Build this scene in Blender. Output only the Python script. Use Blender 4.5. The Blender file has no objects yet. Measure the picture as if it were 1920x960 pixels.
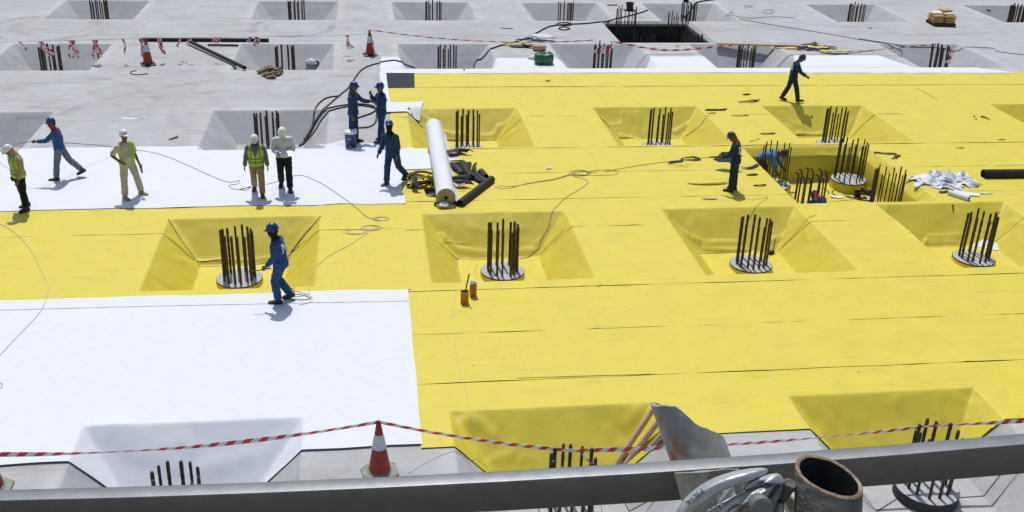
import bpy, bmesh, math, random
import numpy as np
from mathutils import Vector, Matrix, noise
from mathutils.bvhtree import BVHTree
random.seed(7); np.random.seed(7)
R = math.radians
S = bpy.context.scene; COL = S.collection
# ------------------------------------------------------------------ camera, sky, sun, exposure
CAM = np.array([0, 0, 10.588]); F = 2000.8; CX, CY = 960.0, 480.0
CR = np.array([[0.9909844738, -0.1301277490, 0.0318832496],
               [0.0256715561, 0.4179957921, 0.9080861683],
               [0.1314942731, 0.8990808010, -0.4175679219]])      # right, up, forward
cam_data = bpy.data.cameras.new('camera'); cam = bpy.data.objects.new('camera', cam_data); COL.objects.link(cam)
m = Matrix.Identity(4)
for i in range(3):
    m[i][0], m[i][1], m[i][2], m[i][3] = CR[0][i], CR[1][i], -CR[2][i], CAM[i]
cam.matrix_world = m
cam_data.sensor_width = 36; cam_data.lens = F / 1920 * 36; cam_data.clip_start = 0.05; cam_data.clip_end = 3000
S.camera = cam
SUN_EL, SUN_AZ = R(64), R(-7)          # azimuth from +Y towards +X
W = bpy.data.worlds.new('World'); S.world = W; W.use_nodes = True
nt = W.node_tree; bg = nt.nodes['Background']
sky = nt.nodes.new('ShaderNodeTexSky'); sky.sky_type = 'NISHITA'; sky.sun_disc = False
sky.sun_elevation = SUN_EL; sky.sun_rotation = SUN_AZ; sky.dust_density = 2.0; sky.air_density = 1.0
nt.links.new(sky.outputs[0], bg.inputs[0]); bg.inputs[1].default_value = 0.12
sd = bpy.data.lights.new('sun', 'SUN'); sd.energy = 3.7; sd.angle = R(0.53); sd.color = (1.0, 0.965, 0.91)
sun = bpy.data.objects.new('sun', sd); COL.objects.link(sun)
sdir = Vector((math.sin(SUN_AZ) * math.cos(SUN_EL), math.cos(SUN_AZ) * math.cos(SUN_EL), math.sin(SUN_EL)))
sun.rotation_euler = sdir.to_track_quat('Z', 'Y').to_euler()
S.view_settings.view_transform = 'Standard'; S.view_settings.look = 'None'
S.view_settings.exposure = -0.2; S.view_settings.gamma = 1

# ------------------------------------------------------------------ pixel helpers (photo pixels, 1920x960)
def ray(px, py):
    return CR.T @ np.array([(px - CX) / F, -(py - CY) / F, 1.0])
def at_depth(px, py, t):                # point at camera depth t
    return CAM + ray(px, py) * t
def G0(px, py, z=0.0):
    d = ray(px, py); t = (z - CAM[2]) / d[2]; return CAM + d * t

# ------------------------------------------------------------------ pits
COLX = [-11.85, -3.10, 3.21, 9.56, 15.61, 24.18, 32.75]
ROWY = dict(A=50.35, B=41.85, C=32.69, D=23.46, E=14.18)
PA, PB, FA, FB, DEP = 1.87, 2.03, 1.05, 1.0, 0.85
PITS = [(x, y) for r, y in ROWY.items() for x in COLX]
BIG = [dict(x0=11.55, x1=15.62, y0=25.65, y1=30.46, lip=0.27, dep=1.05),
       dict(x0=10.82, x1=15.05, y0=44.1, y1=48.35, lip=0.22, dep=1.25)]
def soft01(t, e):
    t = np.asarray(t, float)
    lo = np.where(t < -e, 0, np.where(t < e, (t + e) ** 2 / (4 * e), t))
    u = 1 - lo
    hi = np.where(u < -e, 0, np.where(u < e, (u + e) ** 2 / (4 * e), u))
    return 1 - hi
def H(x, y, e=0.02):
    x = np.asarray(x, float); y = np.asarray(y, float)
    z = np.zeros(np.broadcast(x, y).shape)
    for cx, cy in PITS:
        tx = (PA - abs(x - cx)) / (PA - FA); ty = (PB - abs(y - cy)) / (PB - FB)
        k = e * 1.5
        tx, ty = np.broadcast_arrays(tx, ty)
        hh = np.clip(k - abs(tx - ty), 0, None) / k
        t = np.minimum(tx, ty) - hh * hh * k * 0.25
        z = np.minimum(z, -DEP * soft01(t, e))
    for b in BIG:
        d = np.minimum(np.minimum(x - b['x0'], b['x1'] - x), np.minimum(y - b['y0'], b['y1'] - y))
        d = d + 0 * z
        z = np.minimum(z, -b['lip'] * soft01(d / b['lip'], e) - (b['dep'] - b['lip']) * soft01((d - b['lip']) / 0.05, 0.02))
    return z
def h1(x, y, e=0.02): return float(H(x, y, e))
def GP(px, py, off=0.0):                # pixel -> point on the ground surface
    z = 0.0
    p = G0(px, py, 0)
    # march along the ray from above until below the surface
    d = ray(px, py); t0 = (0.02 - CAM[2]) / d[2]; t1 = (-1.4 - CAM[2]) / d[2]
    ts = np.linspace(t0, t1, 220); P = CAM[None] + ts[:, None] * d[None]
    hz = H(P[:, 0], P[:, 1]); k = np.argmax(P[:, 2] <= hz + off)
    if k == 0: return p
    return P[k]

# ------------------------------------------------------------------ materials
def lin(r, g, b):
    f = lambda c: (c / 255 / 12.92) if c / 255 <= 0.04045 else ((c / 255 + 0.055) / 1.055) ** 2.4
    return (f(r), f(g), f(b))
MATS = {}
def mat(name, base, rough=0.7, var=0.12, scale=6.0, bump=0.0, bscale=60.0, metal=0.0, spec=0.5, col2=None, stretch=(1, 1, 1), coords='Object', c2at=(0.45, 0.62), sheen=0.0):
    M = bpy.data.materials.new(name); M.use_nodes = True; n = M.node_tree.nodes; l = M.node_tree.links
    b = n['Principled BSDF']; b.inputs['Roughness'].default_value = rough; b.inputs['Metallic'].default_value = metal
    b.inputs['Specular IOR Level'].default_value = spec
    if sheen: b.inputs['Sheen Weight'].default_value = sheen; b.inputs['Sheen Roughness'].default_value = 0.4
    tc = n.new('ShaderNodeTexCoord'); mp = n.new('ShaderNodeMapping'); mp.inputs['Scale'].default_value = stretch
    if coords == 'World':
        g = n.new('ShaderNodeNewGeometry'); l.new(g.outputs['Position'], mp.inputs[0])
    else: l.new(tc.outputs[coords], mp.inputs[0])
    nz = n.new('ShaderNodeTexNoise'); nz.inputs['Scale'].default_value = scale; nz.inputs['Detail'].default_value = 6; nz.inputs['Roughness'].default_value = 0.62
    l.new(mp.outputs[0], nz.inputs[0])
    rp = n.new('ShaderNodeValToRGB'); l.new(nz.outputs[0], rp.inputs[0])
    if col2 is None:
        rp.color_ramp.elements[0].position = 0.3; rp.color_ramp.elements[1].position = 0.7
        rp.color_ramp.elements[0].color = (*[c * (1 - var) for c in base], 1); rp.color_ramp.elements[1].color = (*[min(1, c * (1 + var)) for c in base], 1)
    else:
        rp.color_ramp.elements[0].position, rp.color_ramp.elements[1].position = c2at
        rp.color_ramp.elements[0].color = (*base, 1); rp.color_ramp.elements[1].color = (*col2, 1)
    l.new(rp.outputs[0], b.inputs['Base Color'])
    if bump:
        n2 = n.new('ShaderNodeTexNoise'); n2.inputs['Scale'].default_value = bscale; n2.inputs['Detail'].default_value = 4
        l.new(mp.outputs[0], n2.inputs[0])
        bp = n.new('ShaderNodeBump'); bp.inputs['Strength'].default_value = bump; bp.inputs['Distance'].default_value = 0.02
        l.new(n2.outputs[0], bp.inputs['Height']); l.new(bp.outputs[0], b.inputs['Normal'])
    MATS[name] = M; return M

def concrete_mat():
    M = mat('concrete', (0.43, 0.435, 0.445), 0.85, coords='World', scale=0.35, var=0.09, bump=0.25, bscale=9, spec=0.3)
    n = M.node_tree.nodes; l = M.node_tree.links; b = n['Principled BSDF']; ramp = [x for x in n if x.type == 'VALTORGB'][0]
    geo = n.new('ShaderNodeNewGeometry')
    def noise_ramp(scale, p0, p1, c0, c1, det=8, dist=0.0, sc=(1, 1, 1), rough=0.6):
        mp = n.new('ShaderNodeMapping'); mp.inputs['Scale'].default_value = sc; l.new(geo.outputs['Position'], mp.inputs[0])
        z = n.new('ShaderNodeTexNoise'); z.inputs['Scale'].default_value = scale; z.inputs['Detail'].default_value = det; z.inputs['Distortion'].default_value = dist; z.inputs['Roughness'].default_value = rough
        l.new(mp.outputs[0], z.inputs[0])
        r = n.new('ShaderNodeValToRGB'); r.color_ramp.elements[0].position = p0; r.color_ramp.elements[1].position = p1
        r.color_ramp.elements[0].color = (c0,) * 3 + (1,); r.color_ramp.elements[1].color = (c1,) * 3 + (1,)
        l.new(z.outputs[0], r.inputs[0]); return r.outputs[0]
    def mul(a, c):
        x = n.new('ShaderNodeMix'); x.data_type = 'RGBA'; x.blend_type = 'MULTIPLY'; x.inputs[0].default_value = 1
        l.new(a, x.inputs[6]); l.new(c, x.inputs[7]); return x.outputs[2]
    cur = mul(ramp.outputs[0], noise_ramp(1.6, 0.3, 0.72, 0.9, 1.06, dist=0.8))
    cur = mul(cur, noise_ramp(14, 0.35, 0.7, 0.94, 1.04))
    cur = mul(cur, noise_ramp(0.9, 0.54, 0.70, 1.0, 0.80, sc=(0.25, 1.6, 1), dist=1.6))      # dragged dirt streaks
    cur = mul(cur, noise_ramp(70, 0.3, 0.75, 0.93, 1.05, det=3))
    # paler floated bands along the pit rims (mesh attribute), and tyre scrub rings
    at = n.new('ShaderNodeAttribute'); at.attribute_name = 'rim'
    mx = n.new('ShaderNodeMix'); mx.data_type = 'RGBA'; mx.blend_type = 'MULTIPLY'; l.new(at.outputs['Fac'], mx.inputs[0])
    l.new(cur, mx.inputs[6]); mx.inputs[7].default_value = (1.12, 1.12, 1.11, 1); cur = mx.outputs[2]
    for (x, y, r, w, k) in [(-13.2, 46.7, 2.3, 0.30, 0.74), (-3.1, 46.9, 1.7, 0.25, 0.72), (-3.1, 46.9, 1.15, 0.18, 0.82), (-13.0, 47.0, 1.6, .3, .85), (-2.0, 30.0, 9.0, 0.22, 0.86), (-2.0, 30.0, 10.1, 0.22, 0.88),
                            (-13.5, 32.5, 9.2, .25, .88), (-13.5, 32.5, 7.5, .25, .9), (25, 60, 13, .3, .86), (25, 60, 14.4, .3, .88)]:
        v = n.new('ShaderNodeVectorMath'); v.operation = 'DISTANCE'; v.inputs[1].default_value = (x, y, 0)
        l.new(geo.outputs['Position'], v.inputs[0])
        s1 = n.new('ShaderNodeMath'); s1.operation = 'SUBTRACT'; l.new(v.outputs['Value'], s1.inputs[0]); s1.inputs[1].default_value = r
        s2 = n.new('ShaderNodeMath'); s2.operation = 'ABSOLUTE'; l.new(s1.outputs[0], s2.inputs[0])
        mr = n.new('ShaderNodeMapRange'); l.new(s2.outputs[0], mr.inputs[0]); mr.inputs[1].default_value = w * 0.3; mr.inputs[2].default_value = w; mr.inputs[3].default_value = k; mr.inputs[4].default_value = 1.0
        brk = noise_ramp(0.8, 0.42, 0.6, 0.0, 1.0, dist=0.5)
        mm = n.new('ShaderNodeMix'); mm.data_type = 'RGBA'; mm.blend_type = 'MULTIPLY'; l.new(brk, mm.inputs[0]); l.new(cur, mm.inputs[6]); l.new(mr.outputs[0], mm.inputs[7]); cur = mm.outputs[2]
    l.new(cur, b.inputs['Base Color'])
    return M
M_conc = concrete_mat()
def yellow_mat():
    M = mat('yellow_membrane', (0.632, 0.538, 0.046), 0.58, coords='World', scale=1.3, var=0.045, bump=0.22, bscale=38, spec=0.48)
    n = M.node_tree.nodes; l = M.node_tree.links; b = n['Principled BSDF']; ramp = [x for x in n if x.type == 'VALTORGB'][0]
    geo = n.new('ShaderNodeNewGeometry'); cur = ramp.outputs[0]
    for sc, s, p0, p1, colr in [((1, 1, 1), 55, 0.36, 0.72, (0.93, 0.92, 0.9)), ((0.3, 2.2, 1), 1.7, 0.60, 0.72, (0.90, 0.90, 1.2)), ((1, 1, 1), 3.1, 0.56, 0.76, (0.90, 0.89, 1.0)), ((0.12, 3.5, 3), 4, .58, .75, (1.06, 1.06, 1.4))]:
        mp = n.new('ShaderNodeMapping'); mp.inputs['Scale'].default_value = sc; l.new(geo.outputs['Position'], mp.inputs[0])
        z = n.new('ShaderNodeTexNoise'); z.inputs['Scale'].default_value = s; z.inputs['Detail'].default_value = 7; z.inputs['Distortion'].default_value = 0.4; l.new(mp.outputs[0], z.inputs[0])
        r = n.new('ShaderNodeValToRGB'); r.color_ramp.elements[0].position = p0; r.color_ramp.elements[1].position = p1
        r.color_ramp.elements[0].color = (1, 1, 1, 1); r.color_ramp.elements[1].color = (*colr, 1); l.new(z.outputs[0], r.inputs[0])
        x = n.new('ShaderNodeMix'); x.data_type = 'RGBA'; x.blend_type = 'MULTIPLY'; x.inputs[0].default_value = 1; x.clamp_result = False
        l.new(cur, x.inputs[6]); l.new(r.outputs[0], x.inputs[7]); cur = x.outputs[2]
    for sc, s, p0, p1, colr in [((7, 1.2, 1), 3.0, 0.70, 0.73, (.80, .80, .95)), ((1.5, 6, 1), 4.2, 0.705, 0.735, (.80, .79, .9)), ((1, 1, 1), 2.4, .66, .76, (.95, .95, 1.25))]:
        mp = n.new('ShaderNodeMapping'); mp.inputs['Scale'].default_value = sc; mp.inputs['Rotation'].default_value = (0, 0, .3 * s); l.new(geo.outputs['Position'], mp.inputs[0])
        z = n.new('ShaderNodeTexNoise'); z.inputs['Scale'].default_value = s; z.inputs['Detail'].default_value = 5; z.inputs['Distortion'].default_value = 1.2; l.new(mp.outputs[0], z.inputs[0])
        r = n.new('ShaderNodeValToRGB'); r.color_ramp.elements[0].position = p0; r.color_ramp.elements[1].position = p1
        r.color_ramp.elements[0].color = (1, 1, 1, 1); r.color_ramp.elements[1].color = (*colr, 1); l.new(z.outputs[0], r.inputs[0])
        x = n.new('ShaderNodeMix'); x.data_type = 'RGBA'; x.blend_type = 'MULTIPLY'; x.inputs[0].default_value = 1; x.clamp_result = False
        l.new(cur, x.inputs[6]); l.new(r.outputs[0], x.inputs[7]); cur = x.outputs[2]
    # sparse dark specks and scuffs
    v = n.new('ShaderNodeTexVoronoi'); v.inputs['Scale'].default_value = 1.1; v.inputs['Randomness'].default_value = 1; l.new(geo.outputs['Position'], v.inputs[0])
    r = n.new('ShaderNodeValToRGB'); r.color_ramp.elements[0].position = 0.022; r.color_ramp.elements[1].position = 0.034
    r.color_ramp.elements[0].color = (0.35, 0.3, 0.3, 1); r.color_ramp.elements[1].color = (1, 1, 1, 1); l.new(v.outputs['Distance'], r.inputs[0])
    x = n.new('ShaderNodeMix'); x.data_type = 'RGBA'; x.blend_type = 'MULTIPLY'; x.inputs[0].default_value = 0.8; l.new(cur, x.inputs[6]); l.new(r.outputs[0], x.inputs[7])
    l.new(x.outputs[2], b.inputs['Base Color'])
    return M
M_yel = yellow_mat()
M_white = mat('white_geotextile', (0.665, 0.69, 0.74), 0.8, coords='World', scale=5, var=0.025, bump=0.13, bscale=26, spec=0.3)
M_black = mat('black_membrane', (0.018, 0.019, 0.021), 0.6, scale=9, var=0.35, bump=0.2, bscale=30, spec=0.3)
M_blackw = mat('black_backing', (0.025, 0.025, 0.025), 0.7, coords='World', scale=4)
M_greysheet = mat('dark_grey_membrane', (0.046, 0.053, 0.062), 0.95, coords='World', scale=5, var=0.18, bump=0.2, bscale=25, spec=0.12)
M_bitumen = mat('black_bitumen', (0.014, 0.016, 0.013), 0.8, coords='World', scale=2.2, col2=(0.055, 0.06, 0.045), c2at=(0.45, 0.8))
M_rebar = mat('rusty_rebar', (0.045, 0.034, 0.025), 0.75, scale=7, col2=(0.14, 0.095, 0.06), c2at=(0.4, 0.75), bump=0.6, bscale=120, metal=0.25)
M_cap = mat('cap_concrete', (0.40, 0.41, 0.43), 0.85, scale=7, var=0.1, bump=0.2)
M_capdark = mat('cap_rim_and_shade', (0.03, 0.03, 0.03), 0.8, scale=7)  # black cap rims, and shade painted on the side of one cap
M_sand = mat('sand', (0.45, 0.38, 0.28), 0.9, coords='World', scale=0.05)
M_joint = mat('joint_filler', (0.09, 0.09, 0.095), 0.9, coords='World')
M_cordw = mat('pale_cord', (0.50, 0.47, 0.36), 0.7); M_cordk = mat('black_cable', (0.018, 0.018, 0.02), 0.45)
M_cordg = mat('grey_cord', (0.21, 0.195, 0.16), 0.7)
M_foldgrey = mat('fold_grey', (0.36, 0.38, 0.42), 0.8, coords='World', scale=3, var=.3)
M_seam = mat('dark_seam_line', (0.10, 0.095, 0.05), 0.8)  # dark colour of the seam lines
M_red = mat('cone_red', (0.33, 0.035, 0.022), 0.5, scale=9, var=0.25, spec=0.4)
M_band = mat('cone_white_band', (0.62, 0.63, 0.64), 0.45, scale=10, var=0.12)
M_conebase = mat('cone_base', (0.22, 0.25, 0.21), 0.7, scale=10, var=0.3)
M_taper = mat('tape_red', (0.62, 0.05, 0.045), 0.4); M_tapew = mat('tape_white', (0.78, 0.76, 0.74), 0.4)
M_skin = mat('skin', (0.13, 0.065, 0.04), 0.55, scale=20, var=0.12)
M_galv = mat('galvanised_steel', (0.50, 0.52, 0.54), 0.42, metal=0.85, scale=30, var=0.15, bump=0.12, bscale=90)
M_coup = mat('coupler_zinc', (0.46, 0.49, 0.50), 0.5, metal=0.75, scale=60, var=0.12, bump=0.10, bscale=160)
M_dullsteel = mat('pin_steel', (0.19, 0.20, 0.195), 0.6, metal=0.5, scale=60, var=.2, bump=.05, bscale=250)
M_hole = mat('dark_core', (0.01, 0.009, 0.008), 0.9)
M_tan = mat('tan_roll_end', (0.36, 0.30, 0.16), 0.8, scale=14, var=0.2)
M_card = mat('cardboard_tube', (0.50, 0.36, 0.22), 0.8, scale=9, var=0.14)
M_wood = mat('timber', (0.42, 0.28, 0.15), 0.8, scale=5, stretch=(1, 8, 8), var=0.25)
M_sack = mat('sack_paper', (0.50, 0.30, 0.085), 0.75, scale=6, var=0.2, bump=0.4, bscale=18)
M_sackw = mat('sack_white_top', (0.72, 0.66, 0.58), 0.7, scale=6, var=0.12, bump=0.4, bscale=18)
M_green = mat('green_plastic', (0.015, 0.115, 0.045), 0.45, scale=4, var=0.4, bump=0.2, bscale=12)
M_cooler = mat('cooler_blue', (0.018, 0.032, 0.12), 0.4, scale=8, var=0.1); M_cwhite = mat('white_plastic', (0.72, 0.74, 0.76), 0.4)
M_orange = mat('orange_tin', (0.42, 0.17, 0.02), 0.45, scale=14, var=0.35)
M_darkt = mat('dark_brown', (0.05, 0.028, 0.018), 0.7)
M_rag = mat('brown_rag', (0.24, 0.19, 0.13), 0.9, scale=8, col2=(0.11, 0.08, 0.05), bump=0.4)
M_pink = mat('pink_label', (0.75, 0.25, 0.25), 0.6)

# ------------------------------------------------------------------ object helpers
def link(name, me, mats, parent=None):
    o = bpy.data.objects.new(name, me); COL.objects.link(o)
    if mats is not None:
        for q in (mats if isinstance(mats, (list, tuple)) else [mats]):
            if q.name not in [w.name for w in me.materials if w]: me.materials.append(q)
    if parent is not None: o.parent = parent
    return o
def tag(o, label=None, cat=None, group=None, kind=None):
    if label: o['label'] = label
    if cat: o['category'] = cat
    if group: o['group'] = group
    if kind: o['kind'] = kind
    return o
def empty(name, loc, label, cat, group=None, rz=0):
    o = bpy.data.objects.new(name, None); COL.objects.link(o); o.location = loc; o.rotation_euler = (0, 0, rz); o.empty_display_size = 0.2
    return tag(o, label, cat, group)
def mesh_from(verts, faces, name='mesh', smooth=False, midx=None):
    me = bpy.data.meshes.new(name); me.from_pydata([tuple(map(float, v)) for v in verts], [], [tuple(map(int, f)) for f in faces]); me.update()
    if smooth: me.polygons.foreach_set('use_smooth', [True] * len(me.polygons))
    if midx is not None: me.polygons.foreach_set('material_index', midx)
    return me
class MB:
    def __init__(s): s.v = []; s.f = []; s.mi = []
    def add(s, verts, faces, mi=0):
        o = len(s.v); s.v += [tuple(map(float, p)) for p in verts]; s.f += [tuple(int(i) + o for i in f) for f in faces]; s.mi += [mi] * len(faces); return s
    def box(s, c, d, rot=None, mi=0, bevel=0.0):
        c = np.array(c, float); hx, hy, hz = np.array(d, float) / 2
        if bevel <= 0:
            P = np.array([[sx * hx, sy * hy, sz * hz] for sz in (-1, 1) for sy in (-1, 1) for sx in (-1, 1)])
            Fc = [(0, 2, 3, 1), (4, 5, 7, 6), (0, 1, 5, 4), (2, 6, 7, 3), (0, 4, 6, 2), (1, 3, 7, 5)]
        else:
            b = bmesh.new(); bmesh.ops.create_cube(b, size=1.0)
            for v in b.verts: v.co = Vector((v.co.x * 2 * hx, v.co.y * 2 * hy, v.co.z * 2 * hz))
            bmesh.ops.bevel(b, geom=b.edges[:], offset=bevel, segments=2, affect='EDGES', profile=0.5)
            b.verts.index_update(); P = np.array([v.co[:] for v in b.verts]); Fc = [[v.index for v in f.verts] for f in b.faces]; b.free()
        if rot is not None: P = P @ np.array(rot).T
        return s.add(P + c, Fc, mi)
    def loft(s, rings, cap=True, mi=0, closed=False):
        n = len(rings[0]); V = np.concatenate(rings); Fc = []
        for i in range(len(rings) - 1 + (1 if closed else 0)):
            a = i * n; b = ((i + 1) % len(rings)) * n
            for j in range(n):
                k = (j + 1) % n; Fc.append((a + j, a + k, b + k, b + j))
        if cap and not closed:
            Fc.append(tuple(range(n - 1, -1, -1))); Fc.append(tuple(range((len(rings) - 1) * n, len(rings) * n)))
        return s.add(V, Fc, mi)
    def tube(s, pts, rad, n=8, mi=0, cap=True, closed=False, flat=None):
        pts = np.array(pts, float); N = len(pts); rad = np.broadcast_to(np.array(rad, float), (N,))
        tg = np.gradient(pts, axis=0) if not closed else (np.roll(pts, -1, 0) - np.roll(pts, 1, 0))
        tg /= np.linalg.norm(tg, axis=1)[:, None] + 1e-12
        u = np.cross(tg[0], [0, 0, 1.0]);
        if np.linalg.norm(u) < 0.1: u = np.cross(tg[0], [1.0, 0, 0])
        u /= np.linalg.norm(u); rings = []
        a = np.linspace(0, 2 * math.pi, n, endpoint=False)
        for i in range(N):
            u = u - tg[i] * np.dot(u, tg[i]); u /= np.linalg.norm(u) + 1e-12; w = np.cross(tg[i], u)
            fx, fy = flat if flat else (1, 1)
            rings.append(pts[i] + rad[i] * (np.cos(a)[:, None] * u * fx + np.sin(a)[:, None] * w * fy))
        return s.loft(rings, cap, mi, closed)
    def lathe(s, prof, c=(0, 0, 0), n=24, mi=0, sx=1, sy=1, M=None):
        a = np.linspace(0, 2 * math.pi, n, endpoint=False); rings = []
        for r, z in prof:
            q = np.stack([np.cos(a) * r * sx, np.sin(a) * r * sy, np.full(n, z)], 1)
            if M is not None: q = q @ np.array(M).T
            rings.append(q + np.array(c))
        return s.loft(rings, True, mi)
    def mesh(s, name='mesh', smooth=True, angle=None):
        me = mesh_from(s.v, s.f, name, smooth, s.mi)
        if smooth and angle is not None:
            me.set_sharp_from_angle(angle=R(angle))
        return me
    def build(s, name, mats, parent=None, smooth=True, angle=40):
        return link(name, s.mesh(name, smooth, angle), mats, parent)
def Rz(a): c, s = math.cos(a), math.sin(a); return np.array([[c, -s, 0], [s, c, 0], [0, 0, 1.0]])
def Rx(a): c, s = math.cos(a), math.sin(a); return np.array([[1.0, 0, 0], [0, c, -s], [0, s, c]])
def Ry(a): c, s = math.cos(a), math.sin(a); return np.array([[c, 0, s], [0, 1.0, 0], [-s, 0, c]])
def smooth_path(pts, n=8):              # Catmull-Rom
    P = [np.array(p, float) for p in pts]; P = [2 * P[0] - P[1]] + P + [2 * P[-1] - P[-2]]; out = []
    for i in range(1, len(P) - 2):
        for t in np.linspace(0, 1, n, endpoint=False):
            a, b, c, d = P[i - 1], P[i], P[i + 1], P[i + 2]
            out.append(0.5 * (2 * b + (c - a) * t + (2 * a - 5 * b + 4 * c - d) * t * t + (3 * b - a - 3 * c + d) * t ** 3))
    out.append(P[-2]); return np.array(out)

# ------------------------------------------------------------------ ground surfaces
FOLDS = []     # (polyline xy, amplitude, width)
def fold(px_pts, amp=0.03, w=0.035):
    FOLDS.append((np.array([GP(*p)[:2] for p in px_pts]), amp, w))
def seg_dist(X, Y, P):
    d = np.full(X.shape, 1e9)
    for a, b in zip(P[:-1], P[1:]):
        ab = b - a; L = ab @ ab + 1e-9
        t = np.clip(((X - a[0]) * ab[0] + (Y - a[1]) * ab[1]) / L, 0, 1)
        d = np.minimum(d, np.hypot(X - a[0] - t * ab[0], Y - a[1] - t * ab[1]))
    return d
def breaks(lo, hi, cen, A, Fh, res, out, extra=()):
    s = {round(lo, 4), round(hi, 4)}
    for c in cen:
        if c + A + 0.4 < lo or c - A - 0.4 > hi: continue
        n = max(4, int(0.92 / res)); mid = max(2, int(2 * Fh / res))
        for sg in (-1, 1):
            for t_ in list(np.linspace(0, 1, n + 1)) + [.022, .055, .945, .978]: s.add(round(c + sg * (A - (A - Fh) * t_), 4))
            for q in (0.02, 0.05, 0.1, 0.2, 0.45): s.add(round(c + sg * (A + q), 4))
            for q in (-.06, -.025): s.add(round(c + sg * (Fh + q), 4))
        for k in range(mid + 1): s.add(round(c - Fh + 2 * Fh * k / mid, 4))
    for e in extra: s.add(round(e, 4))
    v = sorted(x for x in s if lo - 1e-6 <= x <= hi + 1e-6)
    o = [v[0]]
    for x in v[1:]:
        if x - o[-1] < 0.009:
            if x == v[-1]: o[-1] = x
            continue
        g = x - o[-1]
        if g > out:
            k = int(math.ceil(g / out)); b0 = o[-1]
            for i in range(1, k): o.append(b0 + g * i / k)
        o.append(x)
    return np.array(o)
def big_extra(axis, res):
    e = []
    for b in BIG:
        for s, d in ((b[axis + '0'], 1), (b[axis + '1'], -1)):
            for q in (0, b['lip'] / 3, b['lip'] * 2 / 3, b['lip'], b['lip'] + 0.025, b['lip'] + 0.05, b['lip'] + .1): e.append(s + d * q)
        n = int((b[axis + '1'] - b[axis + '0']) / (res * 3)); e += list(np.linspace(b[axis + '0'], b[axis + '1'], n))
    return e
def grid_mesh(xs, ys, zf, name):
    X, Y = np.meshgrid(xs, ys); X, Y, Z = zf(X, Y)
    nx, ny = len(xs), len(ys); V = np.stack([X, Y, Z], -1).reshape(-1, 3)
    i = np.arange(ny - 1)[:, None] * nx + np.arange(nx - 1)[None]
    Q = np.stack([i, i + 1, i + nx + 1, i + nx], -1).reshape(-1, 4); zq = V[:, 2][Q]
    d02 = (zq[:, 0] + zq[:, 2]) <= (zq[:, 1] + zq[:, 3]) + 1e-6         # pits are convex: keep the lower diagonal, so hips stay straight
    T1 = np.where(d02[:, None], Q[:, [0, 1, 2]], Q[:, [0, 1, 3]]); T2 = np.where(d02[:, None], Q[:, [0, 2, 3]], Q[:, [1, 2, 3]])
    Fc = np.stack([T1, T2], 1).reshape(-1, 3)
    me = bpy.data.meshes.new(name); me.vertices.add(len(V)); me.vertices.foreach_set('co', V.ravel())
    me.loops.add(Fc.size); me.loops.foreach_set('vertex_index', Fc.ravel().astype(np.int32))
    me.polygons.add(len(Fc)); me.polygons.foreach_set('loop_start', np.arange(0, Fc.size, 3).astype(np.int32))
    me.polygons.foreach_set('use_smooth', np.ones(len(Fc), bool)); me.update(calc_edges=True); me.validate()
    return me, V
def vnoise(X, Y, s, seed=0):
    X = np.asarray(X) / s + seed * 17.3; Y = np.asarray(Y) / s + seed * 5.7
    xi = np.floor(X).astype(int); yi = np.floor(Y).astype(int); fx = X - xi; fy = Y - yi
    fx = fx * fx * (3 - 2 * fx); fy = fy * fy * (3 - 2 * fy)
    def hsh(a, b):
        v = np.sin(a * 127.1 + b * 311.7 + seed * 74.7) * 43758.5453; return v - np.floor(v)
    return (hsh(xi, yi) * (1 - fx) + hsh(xi + 1, yi) * fx) * (1 - fy) + (hsh(xi, yi + 1) * (1 - fx) + hsh(xi + 1, yi + 1) * fx) * fy - 0.5
SHEETS = []    # rectangles covered by sheet (concrete sinks a little beneath them)
def sheet(name, x0, x1, y0, y1, off, M, res=0.05, out=0.3, parent=None, ragged=0.012, seed=0, wr=0.006, pitw=1.0):
    xs = breaks(x0, x1, COLX, PA, FA, res, out, big_extra('x', res)); ys = breaks(y0, y1, list(ROWY.values()), PB, FB, res, out, big_extra('y', res))
    def zf(X, Y):
        e = 0.032
        Z = H(X, Y, e)
        t = np.clip(-Z / DEP, 0, 1)
        inpit = np.clip(-Z * 6, 0, 1)
        wz = wr * 1.2 * (vnoise(X, Y, 0.9, seed) + 0.5 * vnoise(X, Y, .35, seed + 1)) + inpit * pitw * (0.040 * (vnoise(X, Y, 0.55, 2) + 0.6 * vnoise(X, Y, 0.22, 3)) + 0.022 * np.exp(-(np.abs(vnoise(X, Y, .62, 15)) / 0.05) ** 2) * (vnoise(X, Y, 1.1, 16) > -.05)) + 0.010 * np.exp(-(np.abs(vnoise(X, Y, 1.9, seed + 20)) / 0.035) ** 2) * (vnoise(X, Y, 2.7, seed + 21) > 0.05)
        for P, a, w in FOLDS:
            if P[:, 0].max() < x0 - .3 or P[:, 0].min() > x1 + .3 or P[:, 1].max() < y0 - .3 or P[:, 1].min() > y1 + .3: continue
            d = seg_dist(X, Y, P); wz = wz + 1.35 * a * np.exp(-(d / (w * 1.35)) ** 2)
        X2, Y2 = X.copy(), Y.copy()
        Y2[0] += ragged * 2 * vnoise(X[0], X[0] * 0, 0.7, seed + 5); Y2[-1] += ragged * 2 * vnoise(X[-1], X[-1] * 0, 0.7, seed + 6)
        X2[:, 0] += ragged * 2 * vnoise(Y[:, 0], Y[:, 0] * 0, 0.7, seed + 7); X2[:, -1] += ragged * 2 * vnoise(Y[:, -1], Y[:, -1] * 0, 0.7, seed + 8)
        return X2, Y2, Z + off + wz + wr
    me, V = grid_mesh(xs, ys, zf, name)
    return link(name, me, M, parent)
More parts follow.
